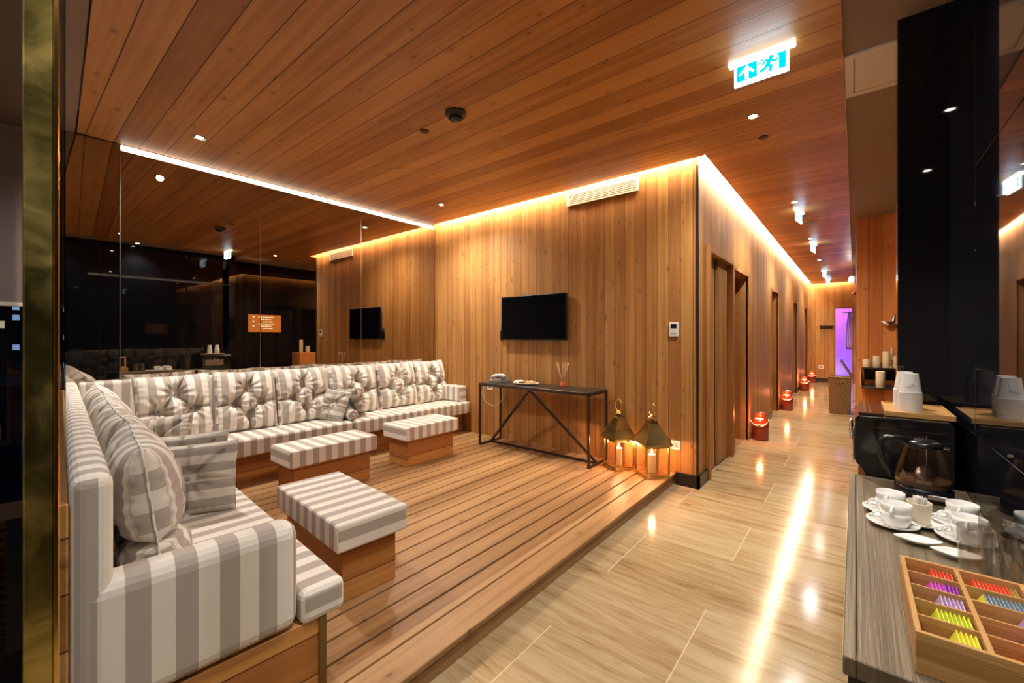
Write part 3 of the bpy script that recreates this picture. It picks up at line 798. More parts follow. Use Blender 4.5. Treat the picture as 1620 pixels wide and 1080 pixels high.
# thermostat and sockets
th = thing('thermostat', 'white thermostat panel on the pine wall near the corner', 'thermostat', (-1.333, YT, 1.4))
bm = B(); box(bm, -1.378, -1.290, YT-.018, YT-.001, 1.40, 1.535, .004); obj('case', bm, 'whiteplastic', th)
bm = B(); box(bm, -1.362, -1.306, YT-.0195, YT-.0175, 1.478, 1.518); obj('display', bm, 'plastic', th)
bm = B()
for i in range(3): box(bm, -1.358+.02*i, -1.346+.02*i, YT-.020, YT-.0178, 1.425, 1.436)
obj('buttons', bm, 'greyplastic', th)
def socket(label, x, y, z, w=.085):
    s = thing('wall_socket', label, 'socket', (x, y, z))
    bm = B(); box(bm, x-w/2, x+w/2, y-.010, y-.001, z, z+w, .003); obj('plate', bm, 'whiteplastic', s)
    bm = B(); box(bm, x-w*.27, x+w*.27, y-.0115, y-.0095, z+w*.23, z+w*.77); obj('outlet', bm, 'greyplastic', s)
socket('white wall socket low beside the two gold lanterns', -1.318, YT, .325)
socket('white wall socket behind the left end of the console table', -3.70, YT, .70, .10)
socket('white wall socket low on the far end wall of the corridor', -.80, YE, .40, .12)

# ================================================================== LANTERNS WITH CANDLES
def flame_bm(x, y, z, s=1.0):
    bm = B(); lathe(bm, [(0,0), (.004*s,.004*s), (.006*s,.011*s), (.004*s,.022*s), (0,.034*s)], 10, (x,y,z)); return bm
def candle(label, x, y, z, r, h_, lit=False, group=None, name='pillar_candle'):
    t = thing(name, label, 'candle', (x, y, z), 0, group)
    bm = B(); lathe(bm, [(0,0), (r*.96,0), (r,.004), (r,h_-.006), (r*.94,h_), (r*.72,h_+.002), (r*.55,h_-.004), (0,h_-.006)], 24, (x,y,z)); obj('wax_body', bm, 'wax', t, True, auto=40)
    bm = B(); tube(bm, [(x,y,z+h_-.006), (x+.001,y,z+h_+.009), (x+.003,y,z+h_+.014)], .0015, 6); obj('wick', bm, 'dark', t)
    if lit: obj('flame', flame_bm(x, y, z+h_+.006, 1.3), 'flame', t, True)
    return t
def lantern(label, clabel, cx, cy, w, rz):
    t = thing('lantern', label, 'lantern', (cx, cy, DK), rz, 'gold lanterns on the deck')
    hb = .295; h2 = w/2
    def o(n, bm, m='lantern', s=False): return obj(n, bm, m, t, s, world=False)
    bm = B(); box(bm, -h2, h2, -h2, h2, .0, .022, .004); box(bm, -h2+.01, h2-.01, -h2+.01, h2-.01, .022, .03, .002); o('base', bm)
    for sx in (-1, 1):
        for sy in (-1, 1):
            bm = B(); box(bm, sx*(h2-.012)-.008, sx*(h2-.012)+.008, sy*(h2-.012)-.008, sy*(h2-.012)+.008, .03, hb-.012, .001, 1); o('post', bm)
    bm = B()
    e = h2-.012
    for z in (hb-.02,):
        box(bm, -e, e, -e-.007, -e+.007, z, z+.016); box(bm, -e, e, e-.007, e+.007, z, z+.016); box(bm, -e-.007, -e+.007, -e, e, z, z+.016); box(bm, e-.007, e+.007, -e, e, z, z+.016)
    o('top_frame', bm)
    for (ax, sg) in (('x',-1), ('x',1), ('y',-1), ('y',1)):
        bm = B(); q = sg*e
        if ax == 'x': box(bm, q-.0015, q+.0015, -e+.008, e-.008, .03, hb-.02)
        else: box(bm, -e+.008, e-.008, q-.0015, q+.0015, .03, hb-.02)
        o('glass_pane', bm, 'lglass')
    # pyramid roof, hollow
    bm = B(); rt = .036; ov = h2+.012; zt = hb+.20
    def ring(r, z): return [bm.verts.new((sx*r, sy*r, z)) for sx, sy in ((-1,-1),(1,-1),(1,1),(-1,1))]
    rs = [ring(ov-.006, hb-.004), ring(ov, hb), ring(ov, hb+.012), ring(ov*.62, hb+.105), ring(rt, zt), ring(rt+.006, zt+.004), ring(rt+.004, zt+.014), ring(.024, zt+.018)]
    for a, b in zip(rs, rs[1:]):
        for k in range(4): bm.faces.new((a[k], a[(k+1) % 4], b[(k+1) % 4], b[k]))
    bm.faces.new(rs[-1])
    inner = [bm.verts.new((sx*(ov-.006), sy*(ov-.006), hb-.004)) for sx, sy in ((-1,-1),(1,-1),(1,1),(-1,1))]; bm.faces.new(inner[::-1])
    o('roof', bm)
    bm = B()
    for sx, sy in ((-1,-1),(1,-1),(1,1),(-1,1)):
        tube(bm, [(sx*ov, sy*ov, hb+.012), (sx*ov*.62, sy*ov*.62, hb+.106), (sx*rt, sy*rt, zt)], .005, 6)
    o('ridge', bm)
    bm = B(); lathe(bm, [(0,zt+.015), (.022,zt+.016), (.018,zt+.035), (.042,zt+.046), (.040,zt+.055), (.014,zt+.062), (.010,zt+.078), (0,zt+.08)], 24); o('finial', bm, 'lantern', True)
    bm = B(); n_ = 26; pts = [(.056*math.cos(2*PI*i/n_), 0, zt+.122+.062*math.sin(2*PI*i/n_)) for i in range(n_)]; tube(bm, pts, .0055, 8, closed=True); o('ring_handle', bm, 'gold', True)
    bm = B(); tube(bm, [(0,0,zt+.182), (0,0,zt+.212)], [.005,.002], 6); o('hook_tip', bm, 'gold', True)
    candle(clabel, cx, cy, DK+.0305, .034, .165, True, 'candles in the lanterns')
    return t
lantern('gold lantern with a ring handle beside the console table leg, left of two', 'lit cream candle inside the left gold lantern', -1.815, 3.90, .225, R(-32))
lantern('gold lantern with a ring handle at the deck end, right of two', 'lit cream candle inside the right gold lantern', -1.475, 3.885, .245, R(-42))

# ================================================================== CORRIDOR THINGS
def jar(label, x, y):
    t = thing('lantern_jar', label, 'jar lantern', (x, y, 0), 0, 'red jar lanterns along the corridor')
    bm = B(); lathe(bm, [(0,0), (.085,0), (.100,.01), (.104,.03), (.100,.04), (.104,.05), (.104,.225), (.100,.24), (.088,.285), (.062,.315), (.060,.33)], 32); obj('body', bm, 'redglass', t, True, world=False)
    bm = B(); lathe(bm, [(.072,.315), (.076,.322), (.074,.345), (.050,.368), (.020,.376), (0,.378)], 28); obj('lid', bm, 'redglass', t, True, world=False)
    bm = B(); n_ = 14; pts = [(.105*math.cos(PI*i/(n_-1)), -.055-.055*math.sin(PI*i/(n_-1)), .29-.095*math.sin(PI*i/(n_-1))) for i in range(n_)]; tube(bm, pts, .006, 8); obj('wire_handle', bm, 'chrome', t, True, world=False)
    # pierced window glowing from the candle inside
    bm = B()
    n_ = 12
    lo = [bm.verts.new((.1045*math.sin(a_), -.1045*math.cos(a_), .215)) for a_ in [R(-38+76*i/(n_-1)) for i in range(n_)]]
    hi = [bm.verts.new((.082*math.sin(a_), -.082*math.cos(a_), .302)) for a_ in [R(-34+68*i/(n_-1)) for i in range(n_)]]
    for i in range(n_-1): bm.faces.new((lo[i], lo[i+1], hi[i+1], hi[i]))
    obj('lit_opening', bm, 'redglow', t, True, world=False)
    bm = B(); lathe(bm, [(.060,.318), (.069,.316), (.069,.345), (.060,.345)], 24); obj('neck_band', bm, 'iron', t, True, world=False)
jar('red jar lantern nearest the viewer, on the floor past the first doorway', -.995, 6.56)
jar('red jar lantern second along the corridor wall', -1.0, 9.50)
jar('red jar lantern third along the corridor wall', -1.0, 13.15)
jar('red jar lantern farthest away near the corridor end wall', -1.0, 15.6)
# laundry basket
bk = thing('laundry_basket', 'brown wicker laundry basket with its lid half open on the corridor floor', 'basket', (-.21, 9.8, 0))
bm = B()
def frust(bm, x0, x1, y0, y1, z0, z1, sh):
    t = bmesh.new()
    vs = [t.verts.new(((x if z else x*(1-0)), y, zz)) for x in (x0, x1) for y in (y0, y1) for z, zz in ((0, z0), (1, z1))]
    for q in ((0,1,3,2),(4,6,7,5),(0,4,5,1),(2,3,7,6),(0,2,6,4),(1,5,7,3)): t.faces.new([vs[i] for i in q])
    cx, cy = (x0+x1)/2, (y0+y1)/2
    for v in t.verts:
        if v.co.z == z0: v.co.x = cx+(v.co.x-cx)*sh; v.co.y = cy+(v.co.y-cy)*sh
    bmesh.ops.bevel(t, geom=list(t.edges), offset=.015, segments=2, profile=.5, affect='EDGES'); merge(bm, t)
frust(bm, -.375, -.045, 9.62, 10.0, 0, .65, .93); obj('body', bm, 'wicker', bk)
bm = B(); tube(bm, [(-.375,9.62,.655), (-.045,9.62,.655), (-.045,10.0,.655), (-.375,10.0,.655)], .013, 8, closed=True); obj('rim', bm, 'wicker', bk)
bm = B(); box(bm, -.33, .0, -.19, .19, 0, .03, .008, mtx=mtx((-.055,9.81,.675), ry=R(62))); obj('lid', bm, 'wicker', bk)
bm = B(); tube(bm, [(-.26,9.612,.60), (-.25,9.60,.575), (-.17,9.60,.575), (-.16,9.612,.60)], .008, 8); obj('handle', bm, 'wicker', bk, True)
# peg board
ps = thing('wall_shelf', 'small dark wooden shelf on the far end wall', 'shelf', (-.67, YE, 1.66))
bm = B(); box(bm, -.84, -.50, YE-.10, YE-.001, 1.70, 1.735, .003); obj('board', bm, 'dkwood', ps)
bm = B(); box(bm, -.82, -.52, YE-.02, YE-.001, 1.63, 1.70, .003); obj('bracket', bm, 'dkwood', ps)
# towel in the purple room
tw = B(); n_ = 16
rows = []
for j in range(13):
    z = 1.0+1.15*j/12; f = j/12
    wd = .13+.10*math.sin(f*PI*.9+.5)
    rows.append([tw.verts.new((-.12+wd*(i/n_-.5)*(1-.35*f), YE+.55+.03*math.sin(i*1.6+j*.15), z)) for i in range(n_+1)])
for a, b in zip(rows, rows[1:]):
    for i in range(n_): tw.faces.new((a[i], a[i+1], b[i+1], b[i]))
bmesh.ops.solidify(tw, geom=list(tw.faces), thickness=.012)
tag(obj('towel', tw, 'towel', None, True), 'pale towel hanging in the purple lit doorway', 'towel')
bm = B(); box(bm, -.3, .9, YE+.56, YE+.60, 2.12, 2.16, .005); tag(obj('towel_rail', bm, 'steel'), 'steel rail holding the towel in the purple room', 'rail')
# sconce and alarm on the right corridor wall
sc = thing('wall_lamp', 'bright white wall lamp high at the right side of the corridor', 'lamp', (.02, 12.0, 2.6))
bm = B(); box(bm, -.012, .019, 11.93, 12.07, 2.58, 2.74, .004); obj('wall_plate', bm, 'steel', sc)
bm = B(); lathe(bm, [(0,2.60), (.035,2.605), (.045,2.64), (.040,2.70), (.02,2.73), (0,2.735)], 20, (-.055,12.0,0)); obj('bulb', bm, emit('bright bulb', (1,.93,.8), 30), sc, True)
al = thing('fire_alarm', 'small red alarm sounder below the wall lamp in the corridor', 'alarm', (.02, 11.0, 2.28))
bm = B(); lathe(bm, [(0,-.0), (.05,0), (.05,.03), (.035,.045), (0,.05)], 20, mtx=mtx((.019,11.0,2.28), ry=R(-90))); obj('housing', bm, plain('red plastic', (.45,.02,.015), .4), al, True)
bm = B(); lathe(bm, [(0,.0), (.018,0), (.014,.014), (0,.016)], 14, mtx=mtx((-.031,11.0,2.28), ry=R(-90))); obj('strobe', bm, 'whiteplastic', al, True)

# ================================================================== CEILING FITTINGS
def downlight(label, x, y, e=70, z=H, ang=150):
    t = thing('downlight', label, 'ceiling light', (x, y, z-.004), 0, 'ceiling downlights')
    bm = B(); lathe(bm, [(.026,.003), (.030,-.001), (.042,-.001), (.044,.003), (.026,.003)], 28); obj('trim_ring', bm, 'chrome', t, True, world=False)
    bm = B(); lathe(bm, [(0,-.0005), (.018,-.0005), (.026,.002), (0,.002)], 24); obj('lamp', bm, 'lamp', t, True, world=False)
    l = bpy.data.lights.new('downlight', 'SPOT'); l.energy = e; l.spot_size = R(ang); l.spot_blend = .9; l.shadow_soft_size = .03; l.color = (1,.94,.85)
    o = bpy.data.objects.new('downlight_beam', l); COL.objects.link(o); o.location = (x, y, z-.02)
    return t
DL = [(-4.13,1.04,'over the corner of the two sofas',130), (-3.94,3.45,'over the right end of the long sofa',110), (-.58,3.52,'before the corridor, near the large exit sign',110), (-.565,6.07,'in the corridor before the second exit sign',90), (-.57,8.5,'third along the corridor',80), (-.58,11.0,'fourth along the corridor',80), (-.58,14.0,'near the far end of the corridor',80)]
for x, y, lab, e in DL: downlight('small bright ceiling downlight '+lab, x, y, e)
# unseen pair behind and above the viewer, row continued as added fill
for x, y, e in ((-.62,.9,55), (-.62,-1.4,60)): downlight('small added fill downlight above and behind the viewer', x, y, e)
for x, y, e in ((.16,1.55,48), (.14,.1,30)): downlight('small ceiling downlight above the drinks counter', x, y, e, z=H+.012, ang=110)
sd = thing('smoke_detector', 'dark round smoke detector on the wood ceiling', 'detector', (-2.24, 2.10, H-.06))
bm = B(); lathe(bm, [(0,H-.001), (.075,H-.001), (.078,H-.014), (.070,H-.022), (.062,H-.034), (0,H-.034)], 32, (-2.24,2.10,0)); obj('base', bm, plain('dark brown plastic', (.045,.035,.03), .35), sd, True, auto=35)
bm = B(); lathe(bm, [(.050,H-.034), (.048,H-.048), (.032,H-.060), (0,H-.063)], 28, (-2.24,2.10,0)); obj('dome', bm, 'plastic', sd, True)
for (x, y, lb_) in ((-2.628,2.13,'dark sprinkler cap on the wood ceiling beside the smoke detector'), (-.574,3.94,'dark sprinkler cap on the wood ceiling past the large exit sign')):
    t = thing('sprinkler_cap', lb_, 'sprinkler', (x, y, H))
    bm = B(); lathe(bm, [(0,H-.010), (.030,H-.010), (.036,H-.006), (.036,H-.0005), (0,H-.0005)], 24, (x,y,0)); obj('cover_disc', bm, 'dkwood', t, True, auto=35)
for (x, y, lb_) in ((-.50,7.25,'pale round ceiling speaker past the second exit sign'), (-.56,11.95,'pale round ceiling speaker farther down the corridor')):
    t = thing('ceiling_speaker', lb_, 'speaker', (x, y, H))
    bm = B(); lathe(bm, [(.080,H-.010), (.098,H-.010), (.105,H-.001), (.080,H-.001)], 32, (x,y,0)); obj('rim', bm, 'panelwhite', t, True)
    bm = B(); lathe(bm, [(0,H-.007), (.080,H-.007), (.080,H-.002)], 32, (x,y,0)); obj('grille', bm, 'greyplastic', t, True)
# exit signs
def flat(bm, pts, y, th=.0012):
    """polygon in x,z extruded a hair towards -y"""
    a = [bm.verts.new((p[0], y-th, p[1])) for p in pts]; b = [bm.verts.new((p[0], y, p[1])) for p in pts]
    n = len(pts); bm.faces.new(a); bm.faces.new(b[::-1])
    for i in range(n): bm.faces.new((a[i], b[i], b[(i+1) % n], a[(i+1) % n]))
    bmesh.ops.recalc_face_normals(bm, faces=bm.faces)
def strokes(bm, pts, w, y, th=.0012):
    for (x0, z0), (x1, z1) in zip(pts, pts[1:]):
        d = Vector((x1-x0, z1-z0)); n = Vector((-d.y, d.x)).normalized()*w/2; e = d.normalized()*w*.3
        t = bmesh.new(); flat(t, [(x0-e.x-n.x, z0-e.y-n.y), (x1+e.x-n.x, z1+e.y-n.y), (x1+e.x+n.x, z1+e.y+n.y), (x0-e.x+n.x, z0-e.y+n.y)], y, th); merge(bm, t)
def exit_sign(label, x, y, rz, two=True):
    t = thing('exit_sign', label, 'exit sign', (x, y, H), rz, 'lit exit signs')
    bm = B(); box(bm, -.165, .165, -.022, .022, -.028, -.001, .003); obj('housing', bm, 'signwhite', t, world=False)
    bm = B(); box(bm, -.135, .135, -.007, .007, -.155, -.028, .002); obj('light_panel', bm, 'signwhite', t, world=False)
    yf = -.0072
    bm = B(); flat(bm, [(-.122,-.132), (-.018,-.132), (-.018,-.042), (-.122,-.042)], yf); obj('green_field', bm, 'signteal', t, world=False)
    bm = B(); flat(bm, [(-.110,-.092), (-.104,-.100), (-.079,-.078), (-.079,-.126), (-.061,-.126), (-.061,-.078), (-.036,-.100), (-.030,-.092), (-.070,-.050)], yf-.0014); obj('arrow', bm, 'signwhite', t, world=False)
    bm = B()
    lathe(bm, [(0,0), (.0115,0), (.0115,.0012), (0,.0012)], 16, mtx=mtx((.052,yf,-.050), rx=R(90)))
    strokes(bm, [(.046,-.062), (.034,-.088)], .021, yf)
    strokes(bm, [(.034,-.088), (.052,-.100), (.046,-.124)], .0155, yf)
    strokes(bm, [(.034,-.088), (.020,-.104), (.000,-.112)], .0155, yf)
    strokes(bm, [(.046,-.064), (.066,-.078), (.080,-.072)], .012, yf)
    strokes(bm, [(.046,-.064), (.026,-.060), (.012,-.078)], .012, yf)
    strokes(bm, [(-.006,-.052), (.016,-.052)], .008, yf); strokes(bm, [(-.008,-.066), (.006,-.066)], .008, yf)
    obj('running_figure', bm, 'signteal', t, world=False)
    bm = B(); flat(bm, [(.088,-.132), (.122,-.132), (.122,-.042), (.080,-.042), (.080,-.050), (.088,-.058)], yf); obj('door_symbol', bm, 'signteal', t, world=False)
    l = bpy.data.lights.new('exit_glow', 'AREA'); l.shape = 'RECTANGLE'; l.size = .27; l.size_y = .12; l.energy = .35; l.color = (.45,.72,1)
    o = bpy.data.objects.new('exit_glow', l); COL.objects.link(o); o.parent = t; o.location = (0,-.03,-.09); o.rotation_euler = (R(-90), 0, 0)
    return t
exit_sign('large lit exit sign nearest the viewer with arrow and running figure', -.415, 2.755, 0)
exit_sign('lit exit sign second along the corridor ceiling, seen edge on', -.555, 6.50, R(82))
exit_sign('lit exit sign third along the corridor ceiling, seen edge on', -.555, 8.95, R(82))
exit_sign('lit exit sign fourth along the corridor ceiling', -.58, 12.95, R(80))
exit_sign('lit exit sign farthest away near the corridor end', -.58, 14.8, R(78))
# access hatch in the plaster ceiling
ah = thing('access_panel', 'beige square access hatch in the plaster ceiling above the black pillar', 'hatch', (.08, 3.38, H))
z = H+.012
bm = B(); xa, xb, ya, yb = -.045, .36, 3.12, 3.66
box(bm, xa, xb, ya, ya+.05, z-.012, z-.0005); box(bm, xa, xb, yb-.05, yb, z-.012, z-.0005); box(bm, xa, xa+.04, ya+.05, yb-.05, z-.012, z-.0005); box(bm, xb-.04, xb, ya+.05, yb-.05, z-.012, z-.0005)
obj('frame', bm, 'panelwhite', ah)
bm = B(); box(bm, xa+.044, xb-.044, ya+.054, yb-.054, z-.009, z-.0005); obj('door', bm, 'panelwhite', ah)

# ================================================================== CANDLE SHELVES (wall at Y = 7.5)
YF = 7.50
us = thing('wall_shelf', 'upper dark metal shelf with four cream candles on the orange wood wall', 'shelf', (.27, YF, .95))
bm = B(); box(bm, .075, .47, YF-.20, YF-.001, .962, .975, .002); box(bm, .075, .47, YF-.205, YF-.195, .975, .99); obj('tray', bm, 'iron', us)
bm = B(); prism_yz(bm, [(YF-.19,.9615), (YF-.002,.9615), (YF-.002,.82), (YF-.02,.82)], .10, .45); obj('bracket', bm, 'iron', us)
lo = thing('wall_shelf', 'lower dark shelf box with one thick candle on the orange wood wall', 'shelf', (.25, YF, .7))
bm = B(); box(bm, .055, .47, YF-.52, YF-.001, .735, .752, .002); obj('tray', bm, 'iron', lo)
bm = B(); prism_yz(bm, [(YF-.52,.7525), (YF-.002,.7525), (YF-.002,.955), (YF-.03,.955)], .055, .067); obj('side_panel', bm, 'frame', lo)
bm = B(); box(bm, .10, .47, YF-.40, YF-.002, 0, .735, .003, 1); tag(obj('wall_cupboard', bm, 'wallf'), 'orange wooden cupboard under the candle shelves', 'cupboard')
for i, (x, h_, lb_) in enumerate(((.125,.115,'short cream candle at the left end of the upper shelf'), (.228,.165,'cream candle second from the left on the upper shelf'), (.326,.225,'tallest cream candle on the upper shelf'), (.418,.165,'cream candle at the right end of the upper shelf beside the black pillar'))):
    candle(lb_, x, YF-.10, .975, .040, h_, False, 'candles on the upper shelf')
candle('thick cream candle alone on the lower shelf', .255, YF-.42, .752, .048, .205, False)
cs = thing('candlestick', 'slim brass candlestick with a thin taper on the upper shelf', 'candlestick', (.372, YF-.14, .975))
bm = B(); lathe(bm, [(0,0), (.028,0), (.024,.008), (.007,.014), (.006,.10), (.013,.11), (.012,.125), (0,.125)], 18, (.372,YF-.14,.975)); obj('stem', bm, 'gold', cs, True)
bm = B(); tube(bm, [(.372,YF-.14,1.095), (.372,YF-.14,1.255)], [.008,.006], 10); obj('taper', bm, 'wax', cs, True)
# bird hook
bh = thing('bird_hook', 'silver bird shaped hook on the orange wood wall', 'hook', (.345, YF, 1.57))
bm = B(); tube(bm, [(.265,YF-.05,1.600), (.283,YF-.05,1.592), (.300,YF-.05,1.588), (.33,YF-.05,1.568), (.365,YF-.05,1.572), (.395,YF-.05,1.60), (.405,YF-.05,1.66), (.412,YF-.05,1.69)], [.003,.015,.019,.036,.031,.019,.013,.004], 10); obj('bird_body', bm, 'chrome', bh, True)
bm = B(); tube(bm, [(.34,YF-.05,1.575), (.34,YF-.001,1.575)], .006, 8); obj('peg', bm, 'chrome', bh, True)
rl = thing('wall_rail', 'narrow upright wooden pull with metal edge beside the black pillar', 'handle', (.435, YF, 1.6))
bm = B(); box(bm, .415, .445, YF-.03, YF-.001, 1.60, 2.22, .004); obj('rail', bm, 'wallf', rl)
bm = B(); box(bm, .445, .452, YF-.032, YF-.001, 1.59, 2.23); obj('metal_edge', bm, 'steel', rl)

# ------------------------------------------------ recess behind the pillar (seen in the mirror)
sg = thing('menu_sign', 'orange lit menu board on the black wall, seen in the mirror', 'sign', (.85, 3.86, 1.5))
bm = B(); box(bm, .835, .859, 3.52, 4.20, 1.50, 1.89, .003); obj('board', bm, 'orange', sg)
bm = B()
for i in range(6):
    z = 1.83-.052*i; a = 3.72+.05*((i*7) % 3); b = 4.05-.03*((i*5) % 3)
    yy = a
    while yy < b:
        ww = .03+.02*((int(yy*1000)+i) % 3); box(bm, .832, .8355, yy, min(b, yy+ww), z, z+.016); yy += ww+.012
    if i % 2 == 0: box(bm, .832, .8355, 3.60, 3.64, z, z+.016)
obj('lettering', bm, 'signtext', sg)
bm = B(); box(bm, .42, .84, 4.45, 4.85, 0, 1.02, .004, 1); tag(obj('side_cabinet', bm, 'wallf'), 'low wooden cabinet behind the pillar, seen in the mirror', 'cabinet')
candle('tall candle on the cabinet behind the pillar, seen in the mirror', .52, 4.52, 1.02, .04, .30, False, 'candles behind the pillar')
candle('short candle on the cabinet behind the pillar, seen in the mirror', .54, 4.68, 1.02, .045, .15, False, 'candles behind the pillar')

# ================================================================== DRINKS COUNTER
YC0, YC1 = 1.036, 2.437
XL = -.018
cn = thing('counter', 'grey oak drinks counter with black front at the right', 'counter', (.16, 1.7, 0))
bm = B(); box(bm, XL+.022, XP-.001, YC0+.025, YC1-.02, CT-.03, CT, .0015, 1); obj('worktop', bm, 'oak', cn)
bm = B(); box(bm, XL, XL+.021, YC0, YC1, CT-.034, CT+.0025, .002, 1); box(bm, XL+.021, XP-.001, YC0, YC0+.024, CT-.034, CT+.0025, .002, 1); box(bm, XL+.021, XP-.001, YC1-.019, YC1, CT-.034, CT+.0025, .002, 1); obj('edge_lip', bm, 'oak', cn)
bm = B(); box(bm, XL+.008, XP-.001, YC0+.008, YC1-.005, 0, CT-.035, .002, 1); obj('cabinet_body', bm, 'black', cn)
# machine cabinet and machine
mc = B(); box(mc, .03, XP-.001, YC1+.004, 2.935, 0, .70, .003, 1); tag(obj('machine_cabinet', mc, 'black'), 'black cabinet under the drinks machine, past the oak counter', 'cabinet')
km = thing('coffee_machine', 'black drinks machine with chrome edge before the black pillar', 'coffee machine', (.17, 2.7, .70))
pf = [(.012,.702), (.050,.745), (.030,.80), (.006,.83), (.0,.86), (.0,1.025), (.014,1.045), (.30,1.045), (.318,1.03), (.318,.702)]
bm = B(); t = bmesh.new()
prism(t, pf, 0, .46, .004, 2); bmesh.ops.transform(t, matrix=Matrix.Translation((0,2.915,0)) @ Matrix.Rotation(R(90),4,'X'), verts=t.verts); merge(bm, t)
obj('body', bm, 'black', km)
bm = B(); box(bm, -.006, .012, 2.462, 2.478, .84, .985, .003); obj('edge_trim', bm, 'bronze', km)
bm = B(); box(bm, -.004, .002, 2.50, 2.80, .845, .955, .003); obj('front_plate', bm, 'steel', km)
bm = B(); tube(bm, [(-.004,2.62,.90), (-.010,2.62,.905), (-.014,2.63,.94), (-.014,2.65,.985), (-.012,2.68,.99), (-.010,2.70,.95), (-.004,2.70,.91)], .007, 10); obj('tap_handle', bm, 'chrome', km, True)
bm = B(); box(bm, .012, .10, 2.49, 2.90, 1.045, 1.056, .003); obj('lid', bm, plain('brown glossy lid', (.055,.022,.012), .12), km)
bm = B(); box(bm, .055, .062, 2.50, 2.89, 1.056, 1.060); box(bm, .035, .040, 2.50, 2.89, 1.056, 1.060); obj('lid_trim', bm, 'chrome', km)
bm = B(); box(bm, .05, .30, 2.4545, 2.4555, .995, 1.000); obj('seam_line', bm, 'skirt', km)
# bamboo tray and paper cups
tz = 1.0605
tr = thing('serving_tray', 'bamboo tray under the paper cups on the machine', 'tray', (.20, 2.66, tz))
bm = B(); box(bm, .105, .325, 2.50, 2.86, tz-.014, tz+.003, .002); obj('board', bm, 'bamboo', tr)
bm = B(); box(bm, .105, .325, 2.50, 2.51, tz+.003, tz+.008); box(bm, .105, .325, 2.85, 2.86, tz+.003, tz+.008); box(bm, .105, .113, 2.51, 2.85, tz+.003, tz+.008); box(bm, .317, .325, 2.51, 2.85, tz+.003, tz+.008); obj('rim', bm, 'bamboo', tr)
tz += .0035
rc_, rb_, hc_ = .0395, .028, .088
def cup_bm():
    bm = B(); lathe(bm, [(0,hc_-.004), (rb_,hc_-.004), (rb_+.0005,hc_), (rb_-.002,hc_+.0), (rb_-.002,hc_-.003), (rb_,hc_-.002), (rc_-.001,.004), (rc_+.0015,.004), (rc_+.0025,.002), (rc_+.0015,0), (rc_-.002,0), (rc_-.003,.003)], 32)
    return bm
cup0 = None
for (cx, cy, n_, nm) in ((.196,2.625,12,'front'), (.186,2.745,12,'rear')):
    for i in range(n_):
        top = i == n_-1
        lab = ('white upturned paper cup with a line logo on top of the front stack' if nm == 'front' else 'plain white upturned paper cup on top of the rear stack') if top else 'white paper cup nested in the %s stack on the bamboo tray' % nm
        if cup0 is None:
            o = obj('paper_cup', cup_bm(), 'paper', None, True, auto=50); cup0 = o
        else:
            o = cup0.copy(); COL.objects.link(o)
        o.location = (cx, cy, tz+.0072*i)
        tag(o, lab, 'cup', 'paper cups in the %s stack' % nm)
        if top and nm == 'front':
            bm = B()
            def cs_(a_, z_):  # point on the cone of the upturned cup
                r_ = rc_+(rb_-rc_)*z_/hc_+.0004; a2 = R(-90-8)+a_; return (r_*math.cos(a2), r_*math.sin(a2), z_)
            def curve(pts, w=.0007): tube(bm, [cs_(a_, z_) for a_, z_ in pts], w, 5)
            curve([(.62,.078), (.55,.060), (.40,.044), (.22,.032), (.15,.026)])
            curve([(.30,.045), (.36,.034), (.38,.026)]); curve([(.36,.040), (.50,.032), (.52,.025)])
            curve([(.0,.026), (.02,.038), (.10,.041), (.12,.027)]); curve([(-.30,.026), (-.18,.033), (-.10,.026)]); curve([(-.22,.026), (-.02,.027)])
            for q in range(6): curve([(-.12+.09*q,.0155), (-.07+.09*q,.0155)], .0009)
            obj('printed_logo', bm, 'logo', o, True, world=False)
# carafe
cf = thing('carafe', 'glass tea carafe with black handle and lid on the oak counter', 'carafe', (.205, 2.26, CT))
cx, cy = .205, 2.26
Z0 = CT
bm = B(); lathe(bm, [(.078,.045), (.084,.062), (.082,.085), (.070,.14), (.056,.190), (.052,.200), (.050,.200), (.054,.188), (.067,.14), (.079,.085), (.081,.062), (.076,.048)], 40, (cx,cy,Z0)); obj('glass_body', bm, 'carafe', cf, True)
bm = B(); lathe(bm, [(0,0), (.084,0), (.086,.006), (.084,.040), (.079,.046), (0,.046)], 40, (cx,cy,Z0+.0005)); obj('warming_base', bm, 'plastic', cf, True, auto=40)
bm = B(); box(bm, cx+.005, cx+.055, cy-.0868, cy-.082, Z0+.018, Z0+.034, .001, 1); obj('base_label', bm, 'chrome', cf)
bm = B(); lathe(bm, [(.0475,.196), (.056,.196), (.058,.206), (.050,.216), (.030,.222), (0,.224)], 36, (cx,cy,Z0)); obj('lid', bm, 'plastic', cf, True)
bm = B(); box(bm, cx+.048, cx+.074, cy-.012, cy+.012, Z0+.193, Z0+.205, .004, mtx=None); obj('spout', bm, 'chrome', cf)
bm = B(); tube(bm, [(cx-.03,cy-.012,Z0+.216), (cx-.07,cy-.02,Z0+.222), (cx-.108,cy-.028,Z0+.220), (cx-.124,cy-.03,Z0+.205), (cx-.126,cy-.03,Z0+.170), (cx-.118,cy-.028,Z0+.125), (cx-.100,cy-.024,Z0+.088), (cx-.086,cy-.02,Z0+.070)], [.011,.011,.011,.010,.009,.009,.009,.009], 10); obj('handle', bm, 'plastic', cf, True)
bm = B(); lathe(bm, [(0,.050), (.074,.050), (.081,.062), (.0800,.072), (0,.072)], 36, (cx,cy,Z0)); obj('tea', bm, 'coffee', cf, True, auto=40)
bm = B(); lathe(bm, [(0,-.006), (.026,-.005), (.031,0), (.026,.005), (0,.006)], 24, mtx=mtx((cx+.005,cy-.015,Z0+.092), rx=R(68), rz=R(20))); obj('infuser', bm, 'steel', cf, True)
